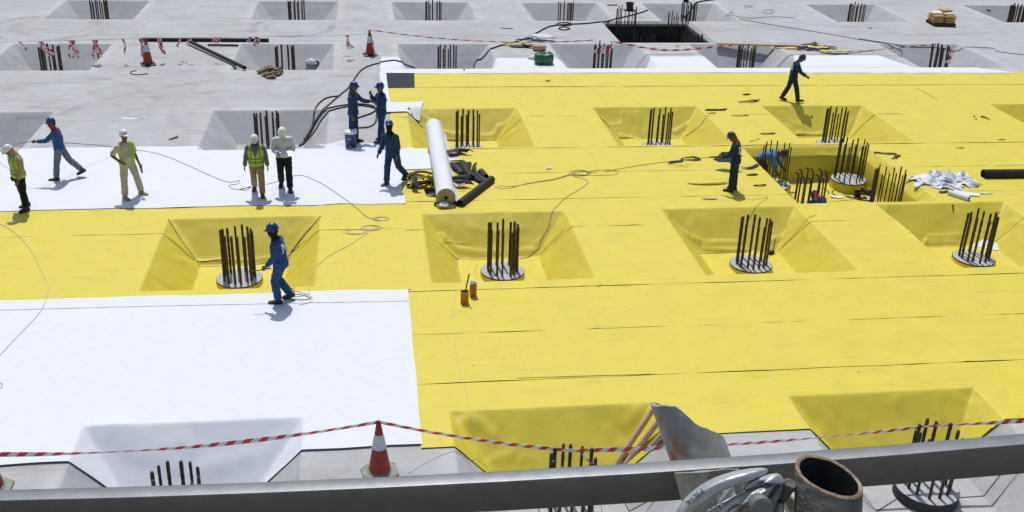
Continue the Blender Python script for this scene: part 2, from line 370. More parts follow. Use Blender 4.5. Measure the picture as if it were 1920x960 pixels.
def quad_patch(corners, off, nu=10, nv=10, wr=0.004):
    c = [np.array(p[:2], float) for p in corners]
    u, v = np.meshgrid(np.linspace(0, 1, nu), np.linspace(0, 1, nv))
    P = (c[0][:, None, None] * (1 - u) * (1 - v) + c[1][:, None, None] * u * (1 - v) + c[2][:, None, None] * u * v + c[3][:, None, None] * (1 - u) * v)
    X, Y = P; Z = H(X, Y, 0.06) + off + wr + wr * 2 * vnoise(X, Y, 0.5, 4)
    i = np.arange(nv - 1)[:, None] * nu + np.arange(nu - 1)[None]
    return np.stack([X, Y, Z], -1).reshape(-1, 3), np.stack([i, i + 1, i + nu + 1, i + nu], -1).reshape(-1, 4)
BV = [None]
def top(x, y):
    if BV[0] is not None:
        r = BV[0].ray_cast(Vector((float(x), float(y), 1.0)), Vector((0, 0, -1)))
        if r[0] is not None: return r[0].z
    return h1(x, y)
def build_top():
    V, Fc = [], []
    for o in bpy.data.objects:
        if o.type == 'MESH' and o.name.split('.')[0] in ('concrete_slab', 'membrane_strip', 'white_sheet', 'membrane_offcut', 'pit_lining') and len(o.data.vertices):
            n0 = len(V); V += [v.co.copy() for v in o.data.vertices]; Fc += [[i + n0 for i in p.vertices] for p in o.data.polygons]
    BV[0] = BVHTree.FromPolygons(V, Fc)
def drape_line(name, pts_px, w, M, off=0.02, parent=None, pts=None, n=14):
    P = [GP(*p)[:2] for p in pts_px] if pts is None else [np.array(p) for p in pts]
    Q = []
    for a, b in zip(P[:-1], P[1:]):
        for t in np.linspace(0, 1, n, endpoint=False): Q.append(a + (b - a) * t)
    Q.append(P[-1]); Q = np.array(Q); tg = np.gradient(Q, axis=0); tg /= np.linalg.norm(tg, axis=1)[:, None] + 1e-9
    nrm = np.stack([-tg[:, 1], tg[:, 0]], 1)
    ww = w * (0.75 + 0.8 * np.abs(vnoise(Q[:, 0], Q[:, 1], 0.25, 9))) / 2
    A = Q + nrm * ww[:, None]; B = Q - nrm * ww[:, None]
    zz = lambda q: np.array([top(*p_) for p_ in q]) + 0.006
    V = np.concatenate([np.column_stack([A, zz(A)]), np.column_stack([B, zz(B)])]); N = len(Q)
    return link(name, mesh_from(V, [(i, i + 1, N + i + 1, N + i) for i in range(N - 1)], name), M, parent)

# ================================================================== SETTING
g = link('ground', mesh_from([(-900, -900, -2.2), (900, -900, -2.2), (900, 900, -2.2), (-900, 900, -2.2)], [(0, 1, 2, 3)], 'ground'), M_sand); tag(g, kind='structure')
fold([(640, 272), (660, 268), (690, 272)], 0.05, 0.12)
COVER = [(0.9, 26.5, 15.25, 39.1), (-13, 0.9, 15.35, 31.0)]
def slab():
    xs = breaks(-45, 62, COLX, PA, FA, 0.11, 2.0, [-13.2, -13, -12.8, .7, .9, 1.1, 26.3, 26.5, 26.7] + big_extra('x', 0.14)); ys = breaks(8, 95, list(ROWY.values()), PB, FB, 0.11, 2.0, [15.05, 15.25, 15.4, 30.8, 31, 31.2, 39, 39.1, 39.3] + big_extra('y', 0.14))
    def zf(X, Y):
        Z = H(X, Y, 0.018) - 0.004
        for a, b, c, d in COVER: Z = Z - 0.10 * ((X > a) & (X < b) & (Y > c) & (Y < d))
        return X, Y, Z
    me, V = grid_mesh(xs, ys, zf, 'concrete_slab')
    rim = np.zeros(len(V))
    for cx, cy in PITS:
        d = np.maximum(abs(V[:, 0] - cx) - PA, abs(V[:, 1] - cy) - PB)
        w = 0.30 + 0.25 * vnoise(V[:, 0], V[:, 1], 1.3, 6)
        rim = np.maximum(rim, np.clip(1 - np.abs(d - 0.12) / w, 0, 1))
    at = me.attributes.new('rim', 'FLOAT', 'POINT'); at.data.foreach_set('value', rim.astype(np.float32))
    me.set_sharp_from_angle(angle=R(25))
    return tag(link('concrete_slab', me, M_conc), kind='structure')
slab_o = slab()
for k, pts in enumerate([[(1480, 905), (1575, 936), (1690, 930)], [(1690, 930), (1770, 935), (1845, 930), (1880, 885)], [(1580, 960), (1560, 940)], [(1180, 958), (1225, 935)], [(1172, 945), (1180, 960)]]):
    drape_line('slab_joint', pts, 0.022, M_joint, 0.006, slab_o)

# folds pressed into the membrane on the pit slopes (photo pixels)
for pts, a, w in [
    ([(815, 452), (838, 472), (856, 488)], .03, .03), ([(825, 442), (858, 470), (905, 476), (935, 474)], .035, .035), ([(880, 428), (920, 440), (985, 430)], .015, .06), ([(960, 475), (1000, 471)], .03, .03), ([(800, 440), (845, 480)], .02, .02),
    ([(1250, 405), (1290, 445), (1320, 458), (1390, 458)], .035, .03), ([(1320, 468), (1360, 472), (1400, 472)], .04, .028), ([(1440, 455), (1475, 438), (1480, 430)], .03, .03),
    ([(1700, 440), (1740, 447), (1800, 443)], .03, .028), ([(1735, 455), (1790, 456)], .03, .025),
    ([(830, 250), (850, 254), (870, 253)], .04, .04), ([(905, 258), (925, 254), (935, 238)], .03, .04), ([(785, 215), (812, 235), (830, 250)], .02, .05), ([(960, 222), (940, 240), (925, 262)], .02, .05),
    ([(1128, 225), (1165, 258), (1200, 264)], .035, .045), ([(1265, 250), (1290, 235), (1310, 212)], .03, .045), ([(1260, 262), (1285, 255)], .02, .04),
    ([(1495, 256), (1520, 257), (1545, 255)], .04, .05), ([(1465, 215), (1490, 235), (1510, 240)], .02, .06), ([(1590, 245), (1600, 225)], .02, .05),
    ([(318, 415), (350, 460), (372, 495)], .02, .03), ([(375, 492), (440, 493), (520, 490)], .02, .03), ([(600, 408), (560, 452), (545, 480)], .02, .03),
    ([(865, 800), (880, 830), (895, 860)], .04, .07), ([(880, 790), (905, 800), (925, 820)], .03, .07), ([(1170, 800), (1200, 770)], .02, .05),
    ([(180, 805), (250, 850), (330, 880)], .02, .10), ([(215, 800), (300, 835), (350, 838)], .02, .12), ([(380, 885), (470, 860)], .02, .1), ([(560, 800), (500, 850)], .02, .08),
    ([(1660, 392), (1690, 425), (1720, 450)], .02, .04)]:
    fold(pts, a, w)

membrane = tag(empty('yellow_membrane', (13, 27, 0), 'yellow waterproofing membrane laid in long strips over the slab and its pits', 'membrane'))
membrane.location = (0, 0, 0)
RS = [15.12, 17.15, 19.06, 21.03, 24.42, 26.32, 28.35, 30.50, 33.72, 37.26, 39.2]
for k, (a, b) in enumerate(zip(RS[:-1], RS[1:])):
    w = 0.016 + 0.012 * (b > 30) * (a < 33 or a > 34)
    xr = 26.5; xl = 0.78 if not (30.5 < b < 33.8) else 0.74
    sheet('membrane_strip', xl, xr, a + (w if k else 0), b, 0.014 + 0.003 * (k % 2), M_yel, parent=membrane, seed=k * 3 + 11, ragged=0.014)
sheet('membrane_strip', -13, 0.87, 21.12, 24.54, 0.018, M_yel, parent=membrane, seed=61)
sheet('membrane_strip', -13, 0.87, 24.555, 26.24, 0.020, M_yel, parent=membrane, seed=64)
# black underside showing in the gaps between strips
xs = np.linspace(0.9, 26.3, 12)
def backing(x0, x1, y0, y1):
    o = sheet('black_underside', x0, x1, y0, y1, -0.035, M_blackw, res=0.14, out=0.5, parent=membrane, wr=0.0, ragged=0); return o
backing(0.95, 26.3, 15.25, 39.1); backing(-12.8, .9, 21.3, 26.1)

w1 = sheet('white_sheet', -13, 0.80, 15.22, 21.16, 0.034, M_white, seed=71, ragged=0.03, wr=0.003, pitw=.45); tag(w1, 'large white fabric sheet covering the front left of the slab and its nearest pit', 'sheet', 'white fabric sheets on the slab')
w2 = sheet('white_sheet', -13, 0.96, 26.2, 31.0, 0.034, M_white, seed=75, ragged=0.06, wr=0.006); tag(w2, 'white fabric sheet in the middle left that the hard-hat group walks on', 'sheet', 'white fabric sheets on the slab')
def patches(label, quads, off=0.017):
    b = MB()
    for q in quads: b.add(*quad_patch(q, off))
    return tag(b.build('white_sheet', M_white, angle=60), label, 'sheet', 'white fabric sheets on the slab')
b = MB()
quads = [[(0.55, 39.15), (26.1, 38.9), (26.1, 38.9), (0.55, 39.15)],]
strip = [[(0.55, 39.15), (12, 39.12), (12, 39.95), (0.55, 39.95)], [(12, 39.12), (25.9, 38.9), (24.6, 39.75), (12, 39.95)]]
b.add(*quad_patch(strip[0], 0.030, 120, 8)); b.add(*quad_patch(strip[1], 0.030, 120, 8))
for a0, a1, b0, b1, yt in [(0.55, 1.75, 0.62, 1.25, 41.65), (4.6, 8.1, 5.2, 7.5, 41.35), (10.7, 14.5, 11.5, 13.7, 41.6), (17.0, 21.9, 17.6, 21.3, 41.75)]:
    b.add(*quad_patch([(a0, 39.93 if a0 < 15 else 39.88), (a1, 39.93 if a0 < 15 else 39.80), (b1, yt), (b0, yt)], 0.0335, 40, 30))
ws = b.build('white_sheet', M_white, angle=60); tag(ws, 'narrow white fabric edge behind the yellow, running up between the far pits', 'sheet', 'white fabric sheets on the slab')
patches('thin white fabric border from the grey square down past the two talking workers', [[(0.55, 35.3), (0.80, 35.3), (0.74, 39.2), (0.50, 39.2)], [(0.55, 34.2), (1.75, 34.3), (1.95, 35.4), (0.55, 35.3)]], 0.060)
patches('small white fabric patch between the walking worker in a black hood and the white roll', [[(0.90, 28.75), (2.0, 28.8), (2.05, 30.75), (0.90, 30.6)], [(1.6, 30.7), (2.3, 30.6), (2.3, 31.3), (1.75, 31.6)]], 0.036)
gs = MB(); gs.add(*quad_patch([(0.74, 37.2), (1.72, 37.22), (1.80, 39.16), (0.78, 39.2)], 0.036))
tag(gs.build('membrane_offcut', M_greysheet, angle=60), 'dark grey rectangular membrane piece on the far left corner of the yellow', 'membrane sheet')
bl = MB()
v, f = quad_patch([(11.0, 44.28), (14.87, 44.28), (14.87, 48.17), (11.0, 48.17)], 0.012, 140, 140); v = np.column_stack([v[:, :2], H(12.935 + (v[:, 0] - 12.935) * 1.03, 46.225 + (v[:, 1] - 46.225) * 1.03, .03) + .012]); bl.add(v, f)
tag(bl.build('pit_lining', M_bitumen, angle=30), 'black lining on the walls of the deep square pit at the back', 'pit lining')
build_top()
# dark seam and tape lines draped on the slopes
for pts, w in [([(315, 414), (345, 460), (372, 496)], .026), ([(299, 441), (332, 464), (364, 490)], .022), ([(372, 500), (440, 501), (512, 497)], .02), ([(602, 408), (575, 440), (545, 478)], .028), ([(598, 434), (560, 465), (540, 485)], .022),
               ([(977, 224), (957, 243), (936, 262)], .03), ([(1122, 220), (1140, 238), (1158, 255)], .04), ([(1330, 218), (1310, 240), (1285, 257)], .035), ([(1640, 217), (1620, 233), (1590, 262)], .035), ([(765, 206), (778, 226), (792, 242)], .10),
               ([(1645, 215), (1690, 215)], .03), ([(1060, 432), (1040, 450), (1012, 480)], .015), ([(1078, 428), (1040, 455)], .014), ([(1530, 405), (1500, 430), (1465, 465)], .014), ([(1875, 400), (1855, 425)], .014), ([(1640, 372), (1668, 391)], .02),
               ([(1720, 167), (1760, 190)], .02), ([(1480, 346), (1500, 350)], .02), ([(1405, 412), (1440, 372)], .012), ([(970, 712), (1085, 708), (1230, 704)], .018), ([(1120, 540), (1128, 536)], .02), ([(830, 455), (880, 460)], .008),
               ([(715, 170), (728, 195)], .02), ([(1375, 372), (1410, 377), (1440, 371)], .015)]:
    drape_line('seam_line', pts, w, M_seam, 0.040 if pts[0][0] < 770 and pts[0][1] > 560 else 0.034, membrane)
drape_line('fold_line', None, 0.016, M_foldgrey, parent=membrane, pts=[(-9, 20.72), (-4.5, 20.68), (0.79, 20.55)], n=60)

# ================================================================== PILE HEADS
bar_me = {}
def rebar_mesh():
    b = MB(); zs = np.linspace(0, 1, 13); pts = [(0, 0, z) for z in zs]
    b.tube(pts, [0.021 if i % 2 else 0.0185 for i in range(13)], 7); return b.mesh('rebar', True, 50)
bar_me = rebar_mesh()
def bent_mesh():
    b = MB(); b.tube([(0, 0, 0), (0, 0, .5), (0, 0, .85), (.015, 0, .95), (.07, 0, 1.0), (.11, 0, .985)], 0.019, 7); return b.mesh('rebar', True, 50)
bent_me = bent_mesh()
def skirt_mesh(h):
    b = MB(); a = [0.525 + 0.02 * math.sin(5 * t) for t in range(1)]
    b.lathe([(0.575, -0.02), (0.555, 0.03), (0.54, h * .6), (0.535, h - 0.02), (0.52, h - 0.012)], n=36); return b.mesh('membrane_skirt', True, 50)
def disc_mesh(h, mi=True):
    b = MB(); b.lathe([(0.50, h - 0.05), (0.535, h - 0.03), (0.538, h + 0.002), (0.528, h + 0.008)], n=40); b.mi = [1] * len(b.mi)
    b.lathe([(0.527, h - 0.02), (0.527, h + 0.009), (0.522, h + 0.012)], n=40); return b.mesh('concrete_cap', True, 30)
SK = {}
def pile(x, y, zf, label, h=0.15, L=1.22, nb=12, skirt=True, r=0.36, bent=False, seed=0, group='rebar starter clusters in the pits', thick=1.0, lean=(0, 0), dark=False, tall=0):
    rnd = random.Random(seed * 13 + 5)
    t = empty('pile_head', (x, y, zf), label, 'rebar cluster', group, rnd.uniform(0, .5))
    key = (h, skirt, dark)
    if key not in SK:
        SK[key] = (skirt_mesh(h) if skirt else None, disc_mesh(h) if not dark else None)
        if SK[key][0]: SK[key][0].materials.append(M_yel)
        if SK[key][1]: SK[key][1].materials.append(M_cap); SK[key][1].materials.append(M_capdark)
        if dark:
            b = MB(); b.lathe([(0.55, 0), (0.55, h - .004), (0.545, h)], n=40); b.mi = [1] * len(b.mi); b.lathe([(0.543, h - .03), (0.543, h + .001), (0.54, h + .004)], n=40)  # concrete side coloured black, standing in for its shade
            me = b.mesh('concrete_cap', True, 30); me.materials.append(M_cap); me.materials.append(M_capdark); SK[key] = (None, me)
    if SK[key][0]: link('membrane_skirt', SK[key][0], None, t)
    link('concrete_cap', SK[key][1], None, t)
    me = bent_me if bent else bar_me
    if not me.materials: me.materials.append(M_rebar)
    for k in range(nb):
        a = 2 * math.pi * (k + rnd.uniform(-.16, .16)) / nb
        rr = r * rnd.uniform(.93, 1.05)
        o = link('rebar', me, None, t)
        o.location = (rr * math.cos(a), rr * math.sin(a), h - 0.03)
        th = thick * rnd.uniform(.85, 1.15)
        o.scale = (th, th, L * (1 + rnd.uniform(-.035, .035)) if k % 3 else L * (1 + tall + rnd.uniform(.0, .06)))
        o.rotation_euler = (lean[0] + rnd.uniform(-.007, .007), lean[1] + rnd.uniform(-.007, .007), rnd.uniform(0, 6) if not bent else math.pi + rnd.uniform(-.6, .6))
    return t
def pit_pile(row, k, label, **kw): return pile(COLX[k], ROWY[row], -DEP, label, seed=ord(row) * 7 + k, **kw)
yl = dict(skirt=True, thick=1.45, nb=14)
pit_pile('D', 1, 'rebar cluster on a grey round cap beside the worker carrying a spray lance', **yl)
pit_pile('D', 2, 'rebar cluster on a grey round cap just behind the two orange tins', **yl)
pit_pile('D', 3, 'rebar cluster on a grey round cap with a small black tool behind it', **yl)
pit_pile('D', 4, 'rebar cluster on a grey round cap with a white sheet behind it', **yl)
for k, s in ((2, 'rebar cluster in the yellow pit just right of the white roll'), (3, 'rebar cluster in the middle far yellow pit, between the roll and the standing worker'), (4, 'rebar cluster in the yellow pit just behind the deep square yellow pit')):
    pit_pile('C', k, s, thick=1.35, skirt=True)
gry = dict(skirt=False)
pit_pile('C', 1, 'rebar cluster in the bare concrete pit behind the man in the white shirt', thick=1.5, **gry)
pit_pile('B', 0, 'rebar cluster under the hanging red and white tassels, far left', thick=1.6, nb=10, L=1.1, **gry)
pit_pile('B', 1, 'rebar cluster in the concrete pit by the end of the slanting black pipe', thick=1.7, nb=10, L=1.1, **gry)
pit_pile('B', 2, 'rebar cluster in the concrete pit just behind the dark grey square sheet', thick=1.5, nb=10, L=1.1, **gry)
pit_pile('B', 3, 'rebar cluster with barrier tape wrapped round its top, right of the green container', thick=1.4, L=1.12, tall=.08, **gry)
pit_pile('B', 4, 'rebar cluster under the timber plank across the far pit', thick=1.6, nb=10, L=1.1, **gry)
pit_pile('B', 5, 'rebar cluster at the far right end of the barrier tape', thick=1.9, nb=9, L=1.12, lean=(0, .06), **gry)
for k, s in enumerate(('rebar cluster in the farthest row, leftmost concrete pit', 'rebar cluster in the farthest row above the far slanting black pipe', 'rebar cluster in the farthest row above the traffic cone with the tape', 'rebar cluster in the farthest row above the looped black cable',
                       'rebar cluster in the farthest pit just behind the deep black pit', 'rebar cluster in the farthest row left of the pallet of sacks', 'rebar cluster in the farthest row right of the pallet of sacks')):
    pit_pile('A', k, s, thick=1.35 if k < 6 else 1.9, L=1.14, **gry)
pit_pile('E', 1, 'black rebar cluster in the white covered pit above the steel rail', thick=1.45, L=1.12, **gry)
pit_pile('E', 2, 'rebar cluster with barrier tape tied to it, left of the leaning tubes', thick=1.5, L=1.10, **gry)
pit_pile('E', 3, 'rebar cluster on a cap with shade painted on its side at the front right below the rail', h=0.2, thick=1.5, L=1.14, dark=True, skirt=False)
zb = -BIG[0]['dep']
pile(12.22, 29.15, zb, 'rebar cluster beside the crouching worker in the deep yellow pit', h=.3, L=1.26, nb=12, seed=301, thick=.9, r=.40)
pile(14.78, 29.45, zb, 'rebar cluster in the back right corner of the deep yellow pit', h=.3, L=1.22, nb=14, seed=302, thick=1.0, r=.42)
pile(12.45, 26.95, zb, 'rebar cluster with hooked tops behind the blue helmet in the deep yellow pit', h=.3, L=1.2, nb=12, seed=303, thick=1.15, bent=True, r=.40)
pile(14.75, 26.95, zb, 'rebar cluster in the front right corner of the deep yellow pit', h=.3, L=1.24, nb=13, seed=304, thick=1.0, r=.42)
zb = -BIG[1]['dep']
for k, (x, y, s) in enumerate([(11.75, 47.3, 'rebar cluster in the back left corner of the deep black pit'), (14.2, 47.35, 'rebar cluster in the back right corner of the deep black pit'), (12.15, 45.3, 'rebar cluster in the front left corner of the deep black pit'), (14.3, 45.3, 'rebar cluster in the front right corner of the deep black pit')]):
    pile(x, y, zb + .02, s, h=.3, L=1.75 if k == 0 else (1.5 if k == 1 else 1.05), nb=12, seed=310 + k, thick=1.0, skirt=False, r=.45)

# ================================================================== PEOPLE
CM = {}
def cloth(rgb, rough=0.85):
    k = tuple(rgb)
    if k not in CM: CM[k] = mat('cloth_%d' % len(CM), rgb, rough, scale=9, var=0.15, bump=0.35, bscale=45, spec=0.25, sheen=0.1)
    return CM[k]
NAVY = (0.017, 0.046, 0.115); BLUE = (0.021, 0.068, 0.19); DBLUE = (0.013, 0.033, 0.083); JBLUE = (0.03, 0.085, 0.22)
KHAKI = (0.30, 0.22, 0.12); BLACKC = (0.010, 0.010, 0.014); GREYT = (0.15, 0.17, 0.20); CREAM = (0.48, 0.44, 0.34); SHIRTW = (0.60, 0.58, 0.64); GREYB = (0.12, 0.14, 0.17); PEACH = (0.40, 0.26, 0.17)
HIVIS = (0.38, 0.60, 0.03); BANDC = (0.34, 0.35, 0.24)
M_hivis = mat('hivis_fabric', HIVIS, 0.7, scale=9, var=0.12, bump=0.2, bscale=40); M_reflect = mat('reflective_tape', (0.20, 0.23, 0.13), 0.5, scale=20, var=0.2)
M_helW = mat('helmet_white', (0.72, 0.73, 0.72), 0.35, scale=6, var=0.05); M_helB = mat('helmet_blue', (0.018, 0.045, 0.165), 0.3, scale=6, var=0.15); M_helD = mat('helmet_dark_blue', (0.02, 0.04, 0.11), 0.3, scale=6, var=0.15)
M_boot = mat('boot_leather', (0.022, 0.018, 0.015), 0.6, scale=12, var=0.3); M_bootT = mat('boot_tan', (0.32, 0.22, 0.13), 0.7, scale=12, var=0.2); M_bootB = mat('boot_brown', (0.10, 0.065, 0.05), 0.7)
M_eye = mat('eye', (0.02, 0.015, 0.012), 0.3); M_lip = mat('lips', (0.12, 0.045, 0.035), 0.5); M_hair = mat('hair', (0.012, 0.010, 0.009), 0.7)
M_logo = mat('print_white', (0.62, 0.66, 0.68), 0.7)
def ring(c, ex, ey, rx, ry, n=14):
    a = np.linspace(0, 2 * math.pi, n, endpoint=False)
    return np.array(c) + np.cos(a)[:, None] * np.array(ex) * rx + np.sin(a)[:, None] * np.array(ey) * ry
def remesh(b, name, vox, disp=0.0, seed=0, smooth=0):
    me0 = mesh_from(b.v, b.f, name); bm = bmesh.new(); bm.from_mesh(me0); bmesh.ops.recalc_face_normals(bm, faces=bm.faces); bm.to_mesh(me0); bm.free()
    o = bpy.data.objects.new('tmp', me0); COL.objects.link(o)
    md = o.modifiers.new('r', 'REMESH'); md.mode = 'VOXEL'; md.voxel_size = vox; md.use_smooth_shade = True
    if smooth: sm = o.modifiers.new('s', 'SMOOTH'); sm.iterations = smooth; sm.factor = 0.5
    dg = bpy.context.evaluated_depsgraph_get(); me = bpy.data.meshes.new_from_object(o.evaluated_get(dg)); me.name = name
    bpy.data.objects.remove(o); bpy.data.meshes.remove(me0)
    if disp:
        co = np.empty(len(me.vertices) * 3); me.vertices.foreach_get('co', co); co = co.reshape(-1, 3)
        no = np.empty(len(me.vertices) * 3); me.vertices.foreach_get('normal', no); no = no.reshape(-1, 3)
        d = np.array([noise.noise(Vector((p[0] * 9 + seed, p[1] * 9, p[2] * 14))) + 0.6 * noise.noise(Vector((p[0] * 22, p[1] * 22 + seed, p[2] * 26))) for p in co])
        co += no * (d * disp)[:, None]; me.vertices.foreach_set('co', co.ravel()); me.update()
    me.polygons.foreach_set('use_smooth', [True] * len(me.polygons))
    return me
def offset_patch(me, pred, off, name):
    V = [v.co.copy() + v.normal * off for v in me.vertices]; fs = [p.vertices[:] for p in me.polygons if pred(p.center, p.normal)]
    used = sorted({i for f in fs for i in f}); mp = {u: i for i, u in enumerate(used)}
    if not used: return None
    n = len(used); b = MB()
    top = [V[u] for u in used]; bot = [me.vertices[u].co + me.vertices[u].normal * (off * 0.3) for u in used]
    F1 = [tuple(mp[i] for i in f) for f in fs]
    ed = {}
    for f in F1:
        for a, c in zip(f, f[1:] + f[:1]): ed[(a, c)] = 1
    F2 = [tuple(i + n for i in reversed(f)) for f in F1]
    F3 = [(c, a, a + n, c + n) for (a, c) in ed if (c, a) not in ed]
    return mesh_from([tuple(v) for v in top + bot], F1 + F2 + F3, name, True)
def vdir(s): return np.array([0, math.sin(s), -math.cos(s)])
PI = math.pi
def person(label, pos, heading, scale=1.0, lean=0, twist=0, head=(0, 0), LA=(0, 6, 12, 4), RA=(0, 6, 12, 4), LL=(0, 2, 0), RL=(0, 2, 0), top=None, bottom=None, cover=None, helmet=None, boots=None,
           vest=None, mask=None, drape=None, short=False, logo=None, curl=25, ground=None, hem=-0.055, belly=0.0, roll=0, seed=0, skin=None, belt=None, long_tail=0):
    t = empty('person', pos, label, 'person', 'workers on the site', R(heading) - PI / 2); t.scale = (scale,) * 3
    lean = R(lean); Mt = Rz(R(twist)) @ Ry(R(roll)) @ Rx(-lean)
    J = {}
    T = lambda p: Mt @ np.array(p, float)
    # legs
    feet = []
    for sd, (s, ab, kn) in ((-1, LL), (1, RL)):
        hip = np.array([sd * 0.09, 0, -0.02]); th = Ry(-sd * R(ab)) @ vdir(R(s)); sh = Ry(-sd * R(ab) * .6) @ vdir(R(s - kn))
        knee = hip + 0.43 * th; ank = knee + 0.42 * sh
        p = (s - kn); pitch = R(p * 0.62) if abs(p) > 11 else 0.0
        if kn > 80: pitch = R(-35)
        fw = np.array([sd * 0.12, math.cos(pitch), math.sin(pitch)]); fw /= np.linalg.norm(fw); dn = np.cross(fw, [1, 0, 0]); dn = dn / np.linalg.norm(dn)
        if dn[2] > 0: dn = -dn
        feet.append((hip, knee, ank, fw, dn))
    low = min(min((a + d * 0.085 + f * q)[2] for q in (-0.07, 0.17)) for (_, _, a, f, d) in feet)
    off = np.array([0, 0, -low])
    arms = []
    for sd, (s, ab, el, fab) in ((-1, LA), (1, RA)):
        shd = T([sd * 0.185, 0, 0.44]); u = Mt @ (Ry(-sd * R(ab)) @ vdir(R(s))) if lean < .6 else Ry(-sd * R(ab)) @ vdir(R(s)); f = (Rz(-sd * R(fab)) if fab < 0 else Ry(-sd * R(fab))) @ vdir(R(s + el))
        if lean < .6: f = Rz(R(twist)) @ f
        elb = shd + 0.29 * u; wr = elb + 0.255 * f; arms.append((shd, elb, wr, u, f))
    Mh = Mt @ Rz(R(head[1])) @ Rx(-R(head[0])); neck = T([0, 0.0, 0.50]); hc = neck + Mh @ np.array([0, 0.02, 0.19])
    Hd = lambda p: hc + Mh @ np.array(p, float)
    X, Y = np.array([1.0, 0, 0]), np.array([0, 1.0, 0])
    def torso(b, prof, infl):
        rs = []
        for h, rx, ry, yo in prof:
            M_ = Mt if h > 0.05 else np.eye(3)
            w = np.clip((h + .02) / .12, 0, 1); ex = M_ @ X; ey = M_ @ Y
            c = (Mt @ np.array([0, yo, h])) * w + np.array([0, yo, h]) * (1 - w)
            rs.append(ring(c + off, ex, ey, rx + infl, ry + infl, 18))
        b.loft(rs)
    PROF = [(-.10, .145, .10, 0), (-.03, .165, .118, -.005), (.06, .158, .112 + belly * .6, belly * .4), (.14, .148, .105 + belly, belly * .7), (.24, .158, .112 + belly * .5, belly * .4), (.34, .175, .118, 0), (.42, .168, .10, -.005), (.47, .125, .082, -.005), (.505, .07, .065, 0)]
    # ---- body: one continuous surface
    b = MB(); torso(b, PROF, -0.006)
    b.tube([neck + off - T([0, 0, .05]), neck + off + T([0, .005, .03]), Hd([0, -.02, -.07]) + off], [.062, .055, .055], 12)
    hr = [(-.125, .028, .030, .050), (-.112, .045, .055, .035), (-.08, .060, .078, .020), (-.03, .070, .092, .008), (.02, .076, .098, .0), (.06, .074, .096, -.004), (.10, .058, .076, -.006), (.125, .03, .04, -.006)]
    b.loft([ring(Hd([0, yo, z]) + off, Mh @ X, Mh @ Y, rx, ry, 14) for z, rx, ry, yo in hr])
    b.tube([Hd([0, .095, .015]) + off, Hd([0, .108, -.02]) + off, Hd([0, .100, -.035]) + off], [.010, .015, .012], 8)
    for sd in (-1, 1): b.tube([Hd([sd * .074, -.005, .03]) + off, Hd([sd * .082, -.01, .0]) + off, Hd([sd * .074, .0, -.035]) + off], [.014, .017, .010], 8)
    for sd, (shd, elb, wr, u, f) in zip((-1, 1), arms):
        b.tube([shd + off, shd + off + u * .08, elb + off - u * .05, elb + off, elb + off + f * .06, wr + off], [.052, .050, .042, .041, .042, .028], 10)
        ax = np.cross(f, Mt @ X * -sd); ax /= np.linalg.norm(ax) + 1e-9         # across the palm
        pn = np.cross(ax, f); pn /= np.linalg.norm(pn)
        if np.dot(pn, -sd * (Mt @ X)) < 0: pn = -pn
        if ax[1] < 0: ax = -ax
        b.loft([ring(wr + off + f * q, ax, pn, rx, .017, 12) for q, rx in ((-.01, .026), (.02, .034), (.06, .042), (.088, .040))])
        for k, (o_, ln) in enumerate(((-.031, .062), (-.0105, .076), (.0105, .082), (.031, .074))):
            p = wr + off + f * .084 + ax * o_; d = f.copy(); pts = [p - f * .02]; c = R(curl * (0.8 + .12 * k))
            for sgm in (.45, .32, .23):
                pts.append(p); d = d * math.cos(c) + pn * math.sin(c); d /= np.linalg.norm(d); p = p + d * ln * sgm
            pts.append(p); b.tube(pts, [.0095, .0095, .009, .0085, .0065], 8)
        p = wr + off + f * .03 + ax * .032; d = f * .75 + ax * .62 + pn * .25; d /= np.linalg.norm(d)
        b.tube([p - d * .015, p + d * .03, p + d * .05 + pn * .006, p + d * .065 + pn * .016], [.013, .0115, .010, .007], 8)
    for hip, knee, ank, fw, dn in feet:
        b.tube([hip + off + [0, 0, .03], hip + off * 1, (hip + knee) / 2 + off, knee + off, knee * .7 + ank * .3 + off, ank + off], [.085, .085, .07, .053, .056, .035], 12)
        b.tube([ank + off, ank + off + dn * .045, ank + off + dn * .055 + fw * .08, ank + off + dn * .065 + fw * .15], [.036, .036, .036, .026], 10)
    bm_ = remesh(b, 'body', 0.0088)
    link('body', bm_, skin or M_skin, t)
    # ---- clothes
    def legs(b, infl=0.0, hem=0.035):
        for sd, (hip, knee, ank, fw, dn) in zip((-1, 1), feet):
            e = ank + (knee - ank) * hem / .42
            b.tube([hip + off + [0, 0, .06], hip + off, hip * .5 + knee * .5 + off, knee + off, knee * .55 + ank * .45 + off, e + off], np.array([.100, .110, .098, .086, .085, .080]) + infl, 14)
    def pelvis(b, infl=0.014): torso(b, [(-.11, .10, .085, 0)] + PROF[:3] + [(.12, .152, .11 + belly, belly * .7)], infl)
    def upper(b, infl=0.020, hem_=-.13, sleeve=1.0):
        pr = [(hem_, .176, .128, -.004), (hem_ * .4, .174, .126, -.004), (.02, .168, .122, -.004)] + PROF[2:]; torso(b, pr, infl + .006)
        for sd, (shd, elb, wr, u, f) in zip((-1, 1), arms):
            q = shd - Mt @ X * sd * .05 + off
            if sleeve >= .9: b.tube([q, shd + off + u * .03, shd + off + u * .16, elb + off - u * .02, elb + off + f * .05, wr + off - f * .02], [.074, .078, .074, .068, .066, .054], 12)
            else: b.tube([q, shd + off + u * .03, shd + off + u * .16, elb + off - u * .03], [.070, .073, .073, .072], 12)
        b.tube([neck + off - T([0, 0, .06]), neck + off + T([0, 0, .015])], [.088, .076], 14)
    vox = 0.0125
